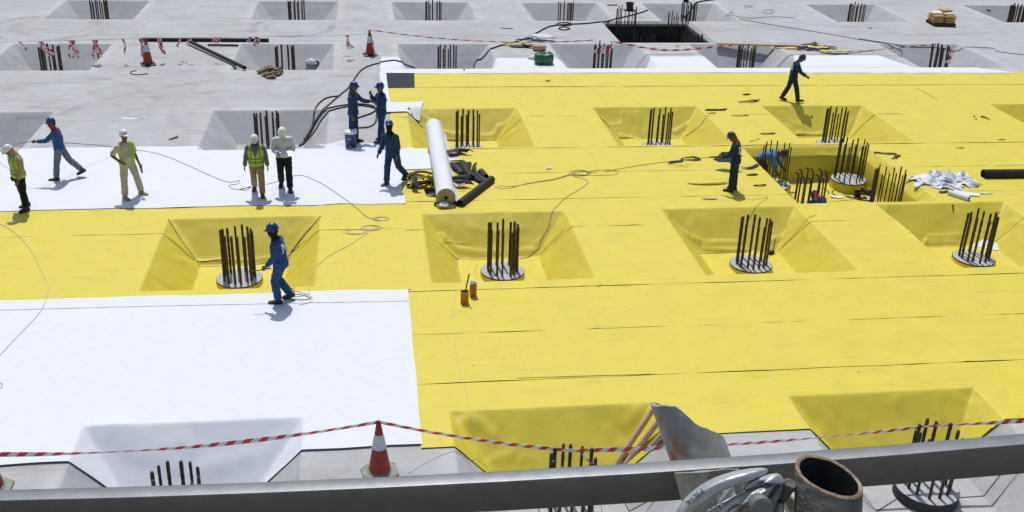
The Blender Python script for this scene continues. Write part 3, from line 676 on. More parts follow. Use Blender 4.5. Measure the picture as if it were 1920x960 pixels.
    if cover is not None:
        b = MB(); upper(b, 0.022, -.11); pelvis(b, 0.02); legs(b)
        tm = remesh(b, 'coverall', vox, 0.010, seed, 1); link('coverall', tm, cloth(cover), t)
        cu = MB(); ww = MB()
    else:
        b = MB(); pelvis(b); legs(b); link('trousers', remesh(b, 'trousers', vox, 0.009, seed, 1), cloth(bottom), t)
        b = MB(); upper(b, 0.02, hem, 0.5 if short else 1.0); tm = remesh(b, 'jacket' if long_tail else 'shirt', vox, 0.009, seed + 3, 1); link('jacket' if long_tail else 'shirt', tm, cloth(top), t)
    Mi = np.linalg.inv(Mt)
    def loc(c): return Mi @ (np.array(c) - off)
    if belt: 
        b = MB(); torso(b, [(.005, .166, .119, 0), (.045, .163, .117, 0)], 0.024); b.build('belt', M_boot, t)
    if vest:
        arm_d = lambda p, l: min(np.linalg.norm(np.cross(p - off - s_, u_)) for (s_, e_, w_, u_, f_) in arms)
        def in_v(c, n, full=True):
            l = loc(c)
            if not (-.06 < l[2] < .50): return False
            if abs(l[0]) > (.205 if l[2] < .36 else .165): return False
            if l[1] > .03 and vest == 'open' and -0.03 - .0 < l[0] < .165: return False
            if l[1] > .03 and vest == 'v' and abs(l[0]) < max(0.006, (l[2] - .17) * .34): return False
            if l[1] > .03 and vest == 'zip' and abs(l[0]) < max(0.004, (l[2] - .36) * .5): return False
            return True
        vm = offset_patch(tm, in_v, 0.014, 'safety_vest')
        if vm:
            vo = link('safety_vest', vm, M_hivis, t)
            def in_b1(c, n):
                l = loc(c); return in_v(c, n) and (.015 < l[2] < .06 or .11 < l[2] < .155)
            def in_b2(c, n):
                l = loc(c); return in_v(c, n) and l[2] > .155 and .085 < abs(l[0]) < .125
            for pr in ((in_b1, in_b2) if vest != 'open' else (in_b2,)):
                bb = offset_patch(tm, pr, 0.019, 'reflective_band')
                if bb: link('reflective_band', bb, M_reflect, vo)
    if logo:
        def in_l(c, n):
            l = loc(c); ln = Mi @ np.array(n)
            if ln[1] > -.3 or abs(l[0]) > .115 or not (.20 < l[2] < .40): return False
            x = l[0]; z = (l[2] - .20) / .20
            if logo == 'M': return abs(x) > .075 or abs(abs(x) - .075 * (2 * z - 1)) < .022 and z > .5
            return abs(x + .075) < .024 or abs(x - .075) < .024 or abs(x + .075 - .15 * (1 - z)) < .024
        lm = offset_patch(tm, in_l, 0.010, 'back_print')
        if lm: link('back_print', lm, M_logo, t)
    for hip, knee, ank, fw, dn in feet:
        b = MB(); sdv = np.cross(fw, dn); a0 = ank + off
        b.loft([ring(a0 + fw * q + dn * z, sdv, dn, w, hgt, 14) for q, z, w, hgt in ((-.085, .045, .034, .040), (-.07, .040, .052, .050), (0, .035, .056, .056), (.06, .043, .057, .048), (.13, .050, .060, .040), (.18, .054, .055, .036), (.215, .060, .034, .024))])
        b.tube([a0 + (knee - ank) * .25, a0, a0 + dn * .04], [.064, .062, .055], 12)
        b.loft([ring(a0 + fw * q + dn * .078, fw, sdv, .0, .0, 4) if 0 else ring(a0 + fw * .062 + dn * z, fw, sdv, .155, .062, 16) for q, z in ((0, .070), (0, .087))])
        link('boot', remesh(b, 'boot', 0.0105), boots or M_boot, t)
    # ---- head gear
    def hring(z, rx, ry, yo=0, n=22, pk=0):
        r = ring([0, yo, z], X, Y, rx, ry, n)
        if pk: r[:, 1] += pk * np.clip((r[:, 1] - .06) / .08, 0, 1)
        return np.array([Hd(p) for p in r]) + off
    b = MB()
    b.loft([hring(.030, .088, .112, 0, 22, .0), hring(.022, .110, .136, 0, 22, .045), hring(.030, .113, .139, 0, 22, .047), hring(.042, .104, .127, 0, 22, .008), hring(.075, .100, .124), hring(.11, .088, .108), hring(.14, .062, .078), hring(.156, .034, .045), hring(.161, .006, .008)])
    hm = b.build('hard_hat', helmet, t, angle=60)
    b = MB(); b.tube([np.array(Hd(p)) + off for p in ((0, .120, .075), (0, .085, .125), (0, .03, .158), (0, -.04, .158), (0, -.10, .12))], [.006, .011, .012, .011, .006], 8, flat=(1, .5)); b.build('crown_ridge', helmet, hm)
    if helmet is M_helW:
        b = MB(); b.box(Hd([0, .120, .082]) + off, (.03, .006, .022), Mh @ Rx(.25)); b.build('badge', M_darkt, hm)
    for sd in (-1, 1):
        b = MB(); b.lathe([(.011, -.006), (.014, 0), (.008, .006)], Hd([sd * .030, .092, .018]) + off, 8, M=Mh @ Rx(PI / 2)); b.build('eye', M_eye, t)
    b = MB(); b.tube([Hd([-.024, .090, -.062]) + off, Hd([0, .098, -.063]) + off, Hd([.024, .090, -.062]) + off], [.004, .008, .004], 6); b.build('mouth', M_lip, t)
    b = MB(); b.loft([hring(.055, .080, .104, -.008), hring(.02, .080, .103, -.010)] + [np.array([Hd(p) for p in ring([0, -.045, -.05], X, Y, .066, .062, 22)]) + off]); b.build('hair', M_hair, t)
    if mask is not None:
        b = MB()
        b.loft([hring(.012, .084, .108, .003), hring(-.03, .085, .110, .006), hring(-.075, .078, .100, .014), hring(-.115, .070, .082, .016), hring(-.15, .082, .082, -.005)] + [ring(neck + off + T([0, 0, z]), Mt @ X, Mt @ Y, rx, ry, 22) for z, rx, ry in ((.02, .098, .092), (-.035, .125, .10))])
        link('face_scarf', remesh(b, 'face_scarf', 0.011, .006, seed + 9), cloth(mask), t)
    if drape is not None:
        b = MB()
        b.loft([hring(.03, .086, .10, -.022), hring(-.04, .090, .098, -.030), hring(-.10, .088, .085, -.028)] + [ring(neck + off + T([0, -.012, z]), Mt @ X, Mt @ Y, rx, ry, 22) for z, rx, ry in ((.03, .105, .095), (-.02, .145, .112), (-.055, .165, .120))])
        link('neck_scarf', remesh(b, 'neck_scarf', 0.012, .010, seed + 4), cloth(drape), t)
    t['_d'] = 0; del t['_d']
    t_m = (np.array(pos), Rz(R(heading) - PI / 2), off, scale)
    def world(p): return np.array(pos) + Rz(R(heading) - PI / 2) @ ((np.array(p) + off) * scale)
    return dict(root=t, hands=[world(a[2] + a[4] * .09) for a in arms], head=world(hc), fd=[Rz(R(heading) - PI / 2) @ a[4] for a in arms])
def gp(px, py, z=0.022): p = G0(px, py, z); return (float(p[0]), float(p[1]), z)
OLIVE = (0.075, 0.07, 0.025); REDS = (0.30, 0.045, 0.05)
P1 = person('person at the far left in white hard hat and hi-vis vest over peach shirt', gp(46, 393), 226, 1.0, lean=3, head=(30, -12), LA=(6, 6, 22, 4), RA=(-4, 8, 14, 4), LL=(4, 3, 6), RL=(-8, 3, 4), top=PEACH, bottom=BLACKC, helmet=M_helW, vest='zip', drape=(0.36, 0.25, 0.13), seed=1, boots=M_boot)
P2 = person('person in blue jacket and grey trousers striding left with one arm held out', gp(120, 336), 180, 0.98, lean=5, head=(8, 0), LA=(52, 2, 34, 0), RA=(-6, 8, 10, 4), LL=(13, 2, 4), RL=(-26, 2, 18), top=JBLUE, bottom=GREYT, helmet=M_helB, mask=REDS, seed=2, hem=-.06, long_tail=1)
P3 = person('person in cream clothes with an open hi-vis vest and a hand on the hip', gp(246, 368), 318, 1.03, head=(0, -14), RA=(-26, 32, 74, -34), LA=(4, 10, 18, 6), RL=(6, 12, 2), LL=(8, 13, 2), top=CREAM, bottom=CREAM, helmet=M_helW, vest='open', short=True, boots=M_bootT, belly=.05, seed=3, hem=-.05, belt=True)
P4 = person('person in hi-vis vest, grey shirt and khaki trousers walking forward', gp(485, 366), 272, 0.99, lean=3, head=(24, 0), LA=(4, 14, 12, 8), RA=(2, 14, 12, 10), LL=(12, 2, 3), RL=(-12, 2, 24), top=GREYB, bottom=KHAKI, helmet=M_helW, vest='v', seed=4, boots=M_bootB, mask=(0.02, 0.02, 0.022))
P5 = person('person in a white shirt and black trousers reading papers while walking', gp(536, 357), 272, 1.06, lean=4, head=(36, 0), LA=(10, 12, 76, -28), RA=(10, 12, 76, -32), LL=(6, 2, 2), RL=(-8, 2, 22), top=SHIRTW, bottom=BLACKC, helmet=M_helW, seed=5, hem=-.03, belt=True)
P6 = person('person in blue coveralls with an olive scarf holding one hand out to talk', gp(664, 267, .0), 345, 1.06, head=(6, 0), LA=(48, 4, 42, -8), RA=(-2, 6, 12, 4), LL=(3, 2, 2), RL=(-3, 2, 2), cover=NAVY, helmet=M_helB, drape=OLIVE, seed=6)
P7 = person('person in blue coveralls with one hand raised to the face', gp(716, 264, .0), 200, 1.03, lean=-2, head=(8, 4), RA=(32, 8, 128, -14), LA=(2, 10, 96, -62), LL=(8, 3, 2), RL=(-4, 3, 2), cover=NAVY, helmet=M_helB, seed=7)
P8 = person('person in blue coveralls with a black hood looking up, stepping left', gp(737, 346), 235, 1.03, lean=6, roll=5, head=(-22, 18), LA=(8, 8, 12, 4), RA=(18, 10, 26, 2), LL=(-14, 3, 32), RL=(12, 3, 8), cover=NAVY, helmet=M_helB, mask=(0.012, 0.012, 0.013), seed=8)
P9 = person('person in blue coveralls stepping left with a spray lance and a white back print', gp(531, 566), 165, 1.03, lean=8, head=(2, 22), LA=(8, 6, 34, 2), RA=(-4, 8, 14, 0), LL=(16, 2, 24), RL=(16, 2, 50), cover=BLUE, helmet=M_helB, mask=(0.012, 0.012, 0.014), logo='N', seed=9)
P10 = person('person in dark blue coveralls bending over a sheet, white print on the back', gp(1372, 357), 148, 0.96, lean=6, head=(30, 0), LA=(20, 5, 48, -8), RA=(16, 6, 48, -4), LL=(2, 3, 2), RL=(-2, 2, 1), cover=DBLUE, helmet=M_helD, logo='M', seed=10, drape=(0.22, 0.07, 0.05))
P11 = person('person in dark blue coveralls walking right along the far edge of the yellow', gp(1481, 190), 350, 0.99, lean=7, head=(30, -8), LA=(-10, 6, 6, 2), RA=(34, 6, 24, 2), LL=(-13, 2, 12), RL=(20, 2, 6), cover=DBLUE, helmet=M_helD, seed=11, logo='N')
P12 = person('person in light blue shirt bending down inside the deep yellow pit', (11.98, 29.75, -1.04), 325, 1.0, lean=66, head=(10, 0), LA=(18, 6, 20, 2), RA=(10, 8, 20, 2), LL=(18, 6, 26), RL=(10, 6, 24), top=(0.10, 0.24, 0.48), bottom=(0.085, 0.065, 0.04), helmet=M_helD, seed=12, hem=-.02)
P13 = person('person with a blue hard hat crouching low in front of the hooked rebar', (12.62, 26.22, -1.04), 100, 0.96, lean=52, head=(18, 0), LA=(38, 10, 30, 0), RA=(38, 10, 30, 0), LL=(98, 12, 128), RL=(86, 12, 126), cover=NAVY, helmet=M_helB, seed=13, drape=REDS)
# papers in the reader's hands, notebook, spray lance, radio cord
h = (P5['hands'][0] + P5['hands'][1]) / 2
b = MB(); b.box((0, 0, 0), (.30, .21, .006), Rz(.1) @ Rx(.35)); b.box((.04, .01, .008), (.28, .20, .003), Rz(-.12) @ Rx(.35))
o = b.build('papers', M_cwhite, None, False); o.location = h + np.array([0.06, -.04, .03]); tag(o, 'white papers held by the man in the white shirt', 'papers')
hl = P9['hands'][0]; b = MB(); d = P9['fd'][0]; 
b.tube([hl + [.16, .02, .01], hl + [0.02, 0, 0], hl + [-.10, -.02, -.01], hl + [-.30, -.05, -.02]], [.014, .016, .011, .007], 8); o = b.build('spray_lance', M_darkt); tag(o, 'thin dark spray lance held by the worker on the front yellow edge', 'lance')
hn = P3['hands'][0]; b = MB(); b.box(hn + [0.02, -.02, -.05], (.03, .16, .24), Rz(.4)); o = b.build('notebook', M_dullsteel, None, False); tag(o, 'grey notebook held by the man in cream clothes', 'notebook')

# ================================================================== CONES, TAPE, CABLES
def cone(x, y, label, hexa=False, rz=0):
    t = empty('traffic_cone', (x, y, 0.0), label, 'traffic cone', 'traffic cones on the site', rz)
    def rad(z): return 0.185 - (0.185 - 0.034) * ((z - .06) / .92)
    b = MB(); b.lathe([(rad(.06), .05), (rad(.50), .50), (rad(.76), .76), (rad(.98), .975), (.026, .985), (.02, .95)], n=28); b.build('cone_body', M_red, t)
    b = MB(); b.lathe([(rad(.50) - .004, .498), (rad(.50) + .006, .50), (rad(.76) + .006, .76), (rad(.76) - .004, .762)], n=28); b.build('reflective_band', M_band, t)
    b = MB(); n = 6 if hexa else 4
    a = np.linspace(0, 2 * PI, n, endpoint=False) + PI / n
    def sq(r, z): return np.stack([np.cos(a) * r, np.sin(a) * r, np.full(n, z)], 1)
    q = .33 if hexa else .36
    b.loft([sq(q, .004), sq(q, .035), sq(q * .9, .05), sq(.2, .058)]); b.lathe([(.215, .05), (.195, .075), (rad(.08), .085)], n=24); b.build('cone_base', M_conebase if hexa else M_boot, t, angle=30)
    return t
g1 = G0(278, 121); g2 = G0(694, 103); g3 = G0(712, 886)
cone(g1[0], g1[1], 'red traffic cone under the long black pipe, far left', rz=.3)
cone(g2[0], g2[1], 'red traffic cone at the back that the barrier tape starts from', rz=.2)
cone(g3[0], g3[1], 'red traffic cone with white band on a hexagonal base in front of the white sheet', True, .2)
gl = G0(-14, 918); cone(gl[0], gl[1], 'red traffic cone mostly cut off at the left edge', True)
def tape(label, pts, w=0.075, twist=1.2, per=0.26, seed=0, sag=None, thick=.002):
    P = smooth_path(pts, 40) if sag is None else None
    if sag is not None:
        out = []
        for (a, b_), sg in zip(zip(pts[:-1], pts[1:]), sag):
            for t in np.linspace(0, 1, 60, endpoint=False): out.append(np.array(a) * (1 - t) + np.array(b_) * t - np.array([0, 0, sg * 4 * t * (1 - t)]))
        out.append(np.array(pts[-1])); P = np.array(out)
    L = np.concatenate([[0], np.cumsum(np.linalg.norm(np.diff(P, axis=0), axis=1))]); N = int(L[-1] / (per / 4)) + 2
    s = np.linspace(0, L[-1], N); Q = np.stack([np.interp(s, L, P[:, k]) for k in range(3)], 1)
    tg = np.gradient(Q, axis=0); tg /= np.linalg.norm(tg, axis=1)[:, None]
    b = MB(); sd = np.cross(tg, [0, 0, 1.0]); sd /= np.linalg.norm(sd, axis=1)[:, None] + 1e-9; up = np.cross(sd, tg)
    an = 1.25 + 0.9 * np.array([noise.noise(Vector((x * .55, seed, 0))) for x in s]) * twist
    wv = (np.sin(an)[:, None] * up + np.cos(an)[:, None] * sd) * w / 2; nv = np.cross(wv, tg); nv /= np.linalg.norm(nv, axis=1)[:, None]
    sl = tg * w * .5
    V = np.concatenate([Q + wv + sl + nv * thick, Q - wv - sl + nv * thick, Q - wv - sl - nv * thick, Q + wv + sl - nv * thick]); F_ = []; mi = []
    for i in range(N - 1):
        c = 0 if (i // 2) % 2 else 1
        for k in range(4): F_.append((k * N + i, ((k + 1) % 4) * N + i, ((k + 1) % 4) * N + i + 1, k * N + i + 1)); mi.append(c)
    o = link('barrier_tape', mesh_from(V, F_, 'barrier_tape', False, mi), [M_taper, M_tapew]); o.data.polygons.foreach_set('material_index', mi)
    return tag(o, label, 'barrier tape', 'red and white barrier tape')
tip3 = np.array([g3[0], g3[1], .985]); e2 = np.array([COLX[2] - .02, ROWY['E'] - .1, .34]); e3 = np.array([COLX[3] + .02, ROWY['E'] + .28, .42])
tape('red and white tape sagging from the left edge up to the front cone', [(-6.6, 14.4, .86), tuple(tip3)], sag=[.22], seed=1)
tape('red and white tape from the front cone down to the front middle rebar', [tuple(tip3), tuple(e2 + [.0, .3, 0.0])], sag=[.06], seed=2, twist=.6)
tape('red and white tape running behind the steel tube between the two front rebar clusters', [tuple(e2 + [0, .3, 0]), tuple(e3), (13.5, 14.3, .62)], sag=[.10, .03], seed=5, twist=1.5)
tip2 = np.array([g2[0], g2[1], 1.0]); b3 = np.array([COLX[3], ROWY['B'] + .3, .42])
tape('far red and white tape from the back cone to the taped rebar', [tuple(tip2), tuple(b3 + [-.4, 0, .15])], sag=[.25], seed=7, per=.5, w=.045)
pk = GP(1372, 86, .2); tape('far red and white tape drooping from the taped rebar to the timber plank', [tuple(b3 + [.35, 0, 0.1]), tuple(G0(1250, 94, 0.15)), tuple(G0(1372, 85, .30))], seed=9, per=.5, w=.085, twist=.6)
b5 = np.array([COLX[5], ROWY['B'], .38]); tape('far red and white tape from the timber plank to the right hand rebar', [tuple(G0(1445, 90, .25)), tuple(G0(1580, 97, .1)), tuple(b5 + [-.3, 0, .1])], seed=11, per=.45, w=.045)
def wrap(label, c, r, z0, z1, turns, seed):
    a = np.linspace(0, turns * 2 * PI, 60); rnd = np.random.RandomState(seed)
    z = z0 + (z1 - z0) * (a / a[-1]) + .05 * np.sin(3 * a)
    return tape(label, np.stack([c[0] + np.cos(a) * r, c[1] + np.sin(a) * r, z], 1)[::6], seed=seed, per=.4, w=.09)
wrap('red and white tape wrapped round the rebar right of the green container', (COLX[3], ROWY['B']), .40, .12, .34, 2.5, 3)
tape('red and white tape hanging down the far right rebar cluster', [tuple(b5 + [.25, -.38, .15]), tuple(b5 + [.12, -.42, -.1]), tuple(b5 + [.2, -.42, -.35]), tuple(b5 + [.05, -.4, -.6])], per=.35, w=.1, seed=14)
tape('red and white tape tail tied to the front middle rebar', [tuple(e2 + [.18, .15, .02]), tuple(e2 + [.30, .0, -.1]), tuple(e2 + [.28, 0, -.3])], per=.2, w=.05, seed=15)
# hanging tassels on a thin line
def sagline(name, label, cat, pts, r, M, n=6, group=None, off=0.0):
    b = MB(); b.tube(pts, r, n); return tag(b.build(name, M), label, cat, group)
zl = .92
TP = [(-15, 80), (275, 72), (650, 66), (690, 60)]
line_pts = [tuple(G0(px, py, zl)) for px, py in TP]; line_pts[-1] = tuple(tip2 + [0, 0, 0.0])
sagline('line', 'thin line with red and white tassels from the left edge to the back cone', 'line', smooth_path(line_pts, 12), .006, M_cordg)
def tassel(px, n, ln, fat, slant, lab, seed, py=None):
    x = np.interp(px, [p[0] for p in TP], [p[0] for p in TP]); y = np.interp(px, [p[0] for p in TP], [p[1] for p in TP]) if py is None else py
    c = G0(px, y, zl); b = MB(); rnd = random.Random(seed)
    V = []; mi_all = []
    for k in range(n):
        x0 = rnd.uniform(-fat, fat); pts = []
        N = 9
        for i in range(N):
            t = i / (N - 1); pts.append(c + np.array([x0 * (1 + .6 * t) + slant * t + .05 * math.sin(5 * t + k), rnd.uniform(-.03, .03), -ln * t * rnd.uniform(.92, 1.0)]))
        pts = np.array(pts); w = .034
        for i in range(N - 1):
            a, d = pts[i], pts[i + 1]; ex = np.array([w, .015 * (-1) ** i, 0]); th = np.array([0, .004, 0])
            vv = [a - ex + th, a + ex + th, d + ex + th, d - ex + th, a - ex - th, a + ex - th, d + ex - th, d - ex - th]
            b.add(vv, [(0, 1, 2, 3), (7, 6, 5, 4), (0, 4, 5, 1), (1, 5, 6, 2), (2, 6, 7, 3), (3, 7, 4, 0)], (i // 2 + k) % 2)
    tag(b.build('tape_tassel', [M_taper, M_tapew], None, False), lab, 'tape streamer', 'tape streamers hanging on the line')
for k, (px, n, ln, fat, sl, lab) in enumerate([(36, 1, .42, .02, .30, 'single thin tape streamer slanting at the far left of the line'), (76, 5, .55, .10, .28, 'bushy tape streamer slanting over the far left rebar'), (133, 6, .68, .09, .05, 'long bushy tape streamer hanging over the back wall of the far left pit'),
    (178, 6, .70, .08, .0, 'long bushy tape streamer over the right slope of the far left pit'), (230, 1, .62, .015, .06, 'single thin tape streamer between the far left pit and the far left cone'), (264, 6, .75, .06, .06, 'thick tape streamer just left of the far left cone'),
    (295, 4, .62, .05, .12, 'tape streamer just right of the far left cone'), (335, 2, .35, .04, -.02, 'short tape streamer left of the upper end of the slanting pipe'), (355, 2, .25, .06, -.05, 'short tape streamer at the upper end of the slanting pipe'),
    (410, 4, .22, .16, .0, 'low bunched tape streamer under the middle of the long pipe'), (466, 3, .2, .16, .0, 'short pale tape streamer under the right end of the long pipe'), (650, 4, .55, .06, .12, 'red tape streamer just left of the back cone'), (478, 3, .38, .06, .05, 'tape streamer beside the end of the long pipe')]):
    tassel(px, n, ln, fat, sl, lab, 40 + k)
tape('loose red and white tape end trailing from the back cone', [tuple(tip2), tuple(tip2 + [.1, -.15, -.35]), tuple(tip2 + [.15, -.2, -.8]), (g2[0] + .22, g2[1] - .28, .05)], per=.3, w=.09, seed=21)

def cable(name, label, cat, px_pts, r, M, n=6, smooth=8, lift=0.0, group=None, closed=False, raw=None, e=0.04):
    P = [GP(*p) for p in px_pts] if raw is None else raw
    Q = smooth_path(P, smooth); z = np.array([top(q[0], q[1]) for q in Q]); z = np.maximum(z, np.maximum(np.minimum(np.roll(z, 1), np.roll(z, -1)), np.where(np.arange(len(z)) % 1 == 0, z, z))); Q[:, 2] = z + r * .9 + lift
    b = MB(); b.tube(Q, r, n); return tag(b.build(name, M), label, cat, group)
kc = 'black cables by the talking workers'
cable('cable', 'long black cable from the white corner down to the white sheet behind the reader', 'cable', [(778, 128), (752, 118), (738, 116), (700, 122), (676, 134), (655, 164), (640, 177), (625, 190), (607, 205), (592, 228), (580, 252), (561, 274)], .028, M_cordk, group=kc)
cable('cable', 'black cable branch looping left of the talking workers', 'cable', [(634, 181), (612, 185), (597, 196), (589, 215), (585, 240), (570, 264)], .026, M_cordk, group=kc)
cable('cable', 'black cable looping round between the two talking workers', 'cable', [(561, 274), (582, 250), (592, 228), (610, 206), (640, 199), (672, 196), (697, 199), (705, 206), (695, 214), (672, 222)], .026, M_cordk, group=kc)
cable('cable', 'black cable parallel to the loop, ending by the blue cooler', 'cable', [(566, 272), (590, 248), (602, 228), (615, 212), (640, 203), (670, 199), (690, 201), (705, 206), (706, 220), (703, 232), (692, 239), (672, 241)], .026, M_cordk, group=kc)
cable('cable', 'black cable strand from the white shirt man to the loop', 'cable', [(561, 275), (575, 262), (586, 242), (600, 216), (612, 206)], .026, M_cordk, group=kc)
cable('cable', 'long black cable snaking from the far pit past the yellow scraps', 'cable', [(1215, 20), (1190, 28), (1140, 41), (1100, 45), (1062, 47), (1030, 51), (1000, 66), (975, 77), (940, 86), (922, 92), (905, 110), (890, 122), (870, 134)], .032, M_cordk)
cable('cable', 'black cable dropping over the edge of the deep black pit', 'cable', [(1342, 0), (1318, 3), (1300, 12), (1285, 32), (1275, 40), (1258, 47)], .036, M_cordk)
def loop(label, cx, cy, rx, ry, r, M, name='cable_loop', n=2, seed=0, group=None, cat='cable'):
    pts = []
    rnd = random.Random(seed)
    for k in range(n * 8 + 1):
        a = k / 8 * 2 * PI; f = 1 + .18 * math.sin(a * .37 + seed); pts.append((cx + rx * f * math.cos(a) + rx * .12 * (k / 8), cy + ry * f * math.sin(a)))
    return cable(name, label, cat, pts, r, M, smooth=5, group=group)
loop('upper small loop of black cable on the far concrete', 1058, 46, 13, 2.6, .026, M_cordk, n=1, seed=1)
loop('lower small loop of black cable on the far concrete', 1057, 54, 10, 2.8, .026, M_cordk, n=1, seed=2)
cg = 'thin cords on the sheets'
cable('cord', 'thin cord from the cream-clothed man to a coil beside the hi-vis walker', 'cord', [(256, 284), (300, 293), (350, 312), (400, 335), (430, 345), (448, 342), (446, 348), (430, 351), (436, 357), (452, 359), (470, 353), (462, 360), (450, 358), (480, 353), (520, 344), (560, 332), (590, 341), (620, 358), (640, 372), (665, 390), (690, 410), (712, 415)], .0075, M_cordg, 5, group=cg)
hd = P2['hands'][0]; sagline('cord', 'thin dark cord held taut by the striding worker', 'cord', smooth_path([tuple(G0(-20, 274, .3)), tuple((G0(-20, 274, .3) + hd) / 2 - [0, 0, .05]), tuple(hd), tuple(G0(170, 271, .55)), tuple(G0(215, 277, .25)), tuple(G0(256, 284, .05))], 8), .008, M_cordk, 5, group=cg)
for k, (cx, cy, rx, ry, lab) in enumerate([(713, 413, 13, 3.5, 'upper coil of pale cord on the yellow strip by the white corner'), (665, 437, 20, 4.5, 'left coil of pale cord on the yellow strip'), (692, 430, 17, 4.5, 'right coil of pale cord on the yellow strip')]):
    loop(lab, cx, cy, rx, ry, .006, M_cordw, 'cord_coil', 3, k, cg, 'cord')
cable('cord', 'pale cord from the coils down the pit slope to the lance worker', 'cord', [(690, 440), (655, 462), (610, 487), (590, 510), (576, 535), (580, 545), (576, 556), (550, 560), (545, 553), (560, 551), (583, 560), (583, 570), (560, 576)], .007, M_cordw, 5, group=cg)
cable('cord', 'dark hose trailing from the heel of the lance worker', 'cord', [(533, 530), (547, 546), (565, 556), (583, 564), (565, 566), (545, 563), (540, 556), (548, 551), (552, 546), (547, 543)], .009, M_cordg, 5, group=cg)
cable('cord', 'pale cord curving across the yellow and white at the left edge', 'cord', [(-5, 420), (18, 432), (45, 455), (66, 485), (78, 512), (91, 540), (88, 562), (75, 590), (40, 628), (-5, 676)], .008, M_cordw, 5, group=cg)
cable('cord', 'tangled grey cord on the yellow from the roll side to the standing worker', 'cord', [(928, 353), (950, 356), (985, 347), (1020, 341), (1045, 336), (1075, 328), (1110, 322), (1150, 321), (1156, 329), (1120, 331), (1075, 330), (1040, 339), (1000, 345), (960, 352), (935, 350)], .007, M_cordg, 5, group=cg)
cable('cord', 'grey cord stretching from the tangle to the black scraps', 'cord', [(1100, 326), (1140, 322), (1200, 312), (1260, 304), (1300, 300), (1365, 292)], .008, M_cordg, 5, group=cg)
loop('tight tangle of grey cord in the middle of the yellow', 1085, 327, 17, 5, .007, M_cordg, 'cord_coil', 3, 6, cg, 'cord')
cable('cord', 'grey cord dropping from the tangle into the yellow pit behind the tins', 'cord', [(1075, 333), (1095, 338), (1102, 345), (1090, 355), (1062, 372), (1045, 388), (1033, 408), (1028, 430), (1014, 455), (1010, 468), (1000, 478), (985, 486), (970, 489)], .008, M_cordg, 5, group=cg)
cable('cord', 'pale cord running from the two tins down to the front edge', 'cord', [(857, 480), (853, 540), (850, 600), (858, 680), (872, 730), (880, 770), (888, 820), (893, 850), (889, 864), (878, 862), (845, 848), (810, 862), (766, 888)], .0045, M_cordw, 5, group=cg)
cable('cord', 'thin dark wire across the far concrete to the right', 'cord', [(1385, 36), (1440, 46), (1540, 62), (1620, 76), (1670, 86), (1688, 95), (1690, 105), (1684, 104)], .016, M_cordg, 5, group=cg)
cable('cord', 'thin dark wire past the far right rebar', 'cord', [(1610, 73), (1680, 84), (1755, 90), (1790, 97), (1805, 91), (1860, 91), (1870, 97), (1925, 104)], .016, M_cordg, 5, group=cg)
cable('cord', 'thin wire lying across the concrete edge between the far pits', 'cord', [(1458, 127), (1480, 105), (1560, 104), (1690, 106)], .014, M_cordg, 5, group=cg)
cable('cord', 'bent dark wire on the concrete in front of the far left cone', 'cord', [(256, 133), (246, 135), (245, 138), (256, 141), (278, 139)], .018, M_cordk, 5, group=cg)
for k, (cx, cy, rx, ry, lab) in enumerate([(1403, 12, 7, 2, 'small wire coil far back, upper'), (1440, 22, 10, 4, 'wire coil far back at the right'), (1370, 24, 4, 2, 'tiny wire coil far back, lower')]): loop(lab, cx, cy, rx, ry, .013, M_cordg, 'cord_coil', 1, k + 8, cg, 'cord')
cable('cord', 'short cord hooked at the left edge of the white sheet', 'cord', [(-3, 722), (4, 724), (4, 730), (-3, 734)], .006, M_cordg, 5, group=cg)
cable('cord', 'far cable end wire beside the deep black pit', 'cord', [(1360, 32), (1400, 34), (1450, 32), (1490, 34)], .013, M_cordg, 5, group=cg)

# ================================================================== LOOSE THINGS
def pipe(name, label, cat, a, b_, r, M, inner=None, n=20, group=None, mats=None):
    a, b_ = np.array(a, float), np.array(b_, float); d = (b_ - a) / np.linalg.norm(b_ - a); m = MB()
    k = np.linspace(0, 1, 6); m.tube([a + (b_ - a) * t for t in k], r, n, 0, False)
    ri = inner or r * .82
    u = np.cross(d, [0, 0, 1.0]); u /= np.linalg.norm(u); w = np.cross(d, u); an = np.linspace(0, 2 * PI, n, endpoint=False)
    for p, q in ((a, 1), (b_, -1)):
        R0 = [p + s_ * (np.cos(an)[:, None] * u + np.sin(an)[:, None] * w) for s_ in (r, ri)]; R0.append(R0[1] + d * q * min(.5, np.linalg.norm(b_ - a) * .4)); m.loft(R0, False)
    return tag(m.build(name, M, angle=40), label, cat, group)
pa, pb = G0(265, 74, .07), G0(504, 75, .07); pipe('pipe', 'long straight black pipe lying level on the far left concrete', 'pipe', pa, pb, .075, M_black, group='black pipes')
pipe('pipe', 'black pipe slanting from the long pipe down to the pit corner', 'pipe', G0(352, 76, .14), G0(459, 127, .10), .07, M_black, group='black pipes')
pipe('strut', 'short dark prop under the lower end of the slanting pipe', 'prop', G0(437, 118, .05), G0(443, 128, .02), .03, M_black, n=8)
pipe('pipe', 'short dark pipe behind the slanting pipe, far left', 'pipe', G0(390, 84, .05), G0(447, 85, .05), .04, M_black, group='black pipes')
pipe('pipe', 'thick black pipe lying on the yellow at the right edge', 'pipe', G0(1843, 326, .13), G0(1960, 325, .13), .135, M_black, group='black pipes')
pipe('pipe', 'black pipe lying aslant against the right side of the white roll', 'pipe', G0(922, 336, .10), G0(862, 382, .10), .105, M_black, group='black pipes')
pipe('pipe', 'short stub of black pipe above the slanting black pipe by the roll', 'pipe', G0(902, 322, .10), G0(911, 333, .10), .10, M_black, group='black pipes')
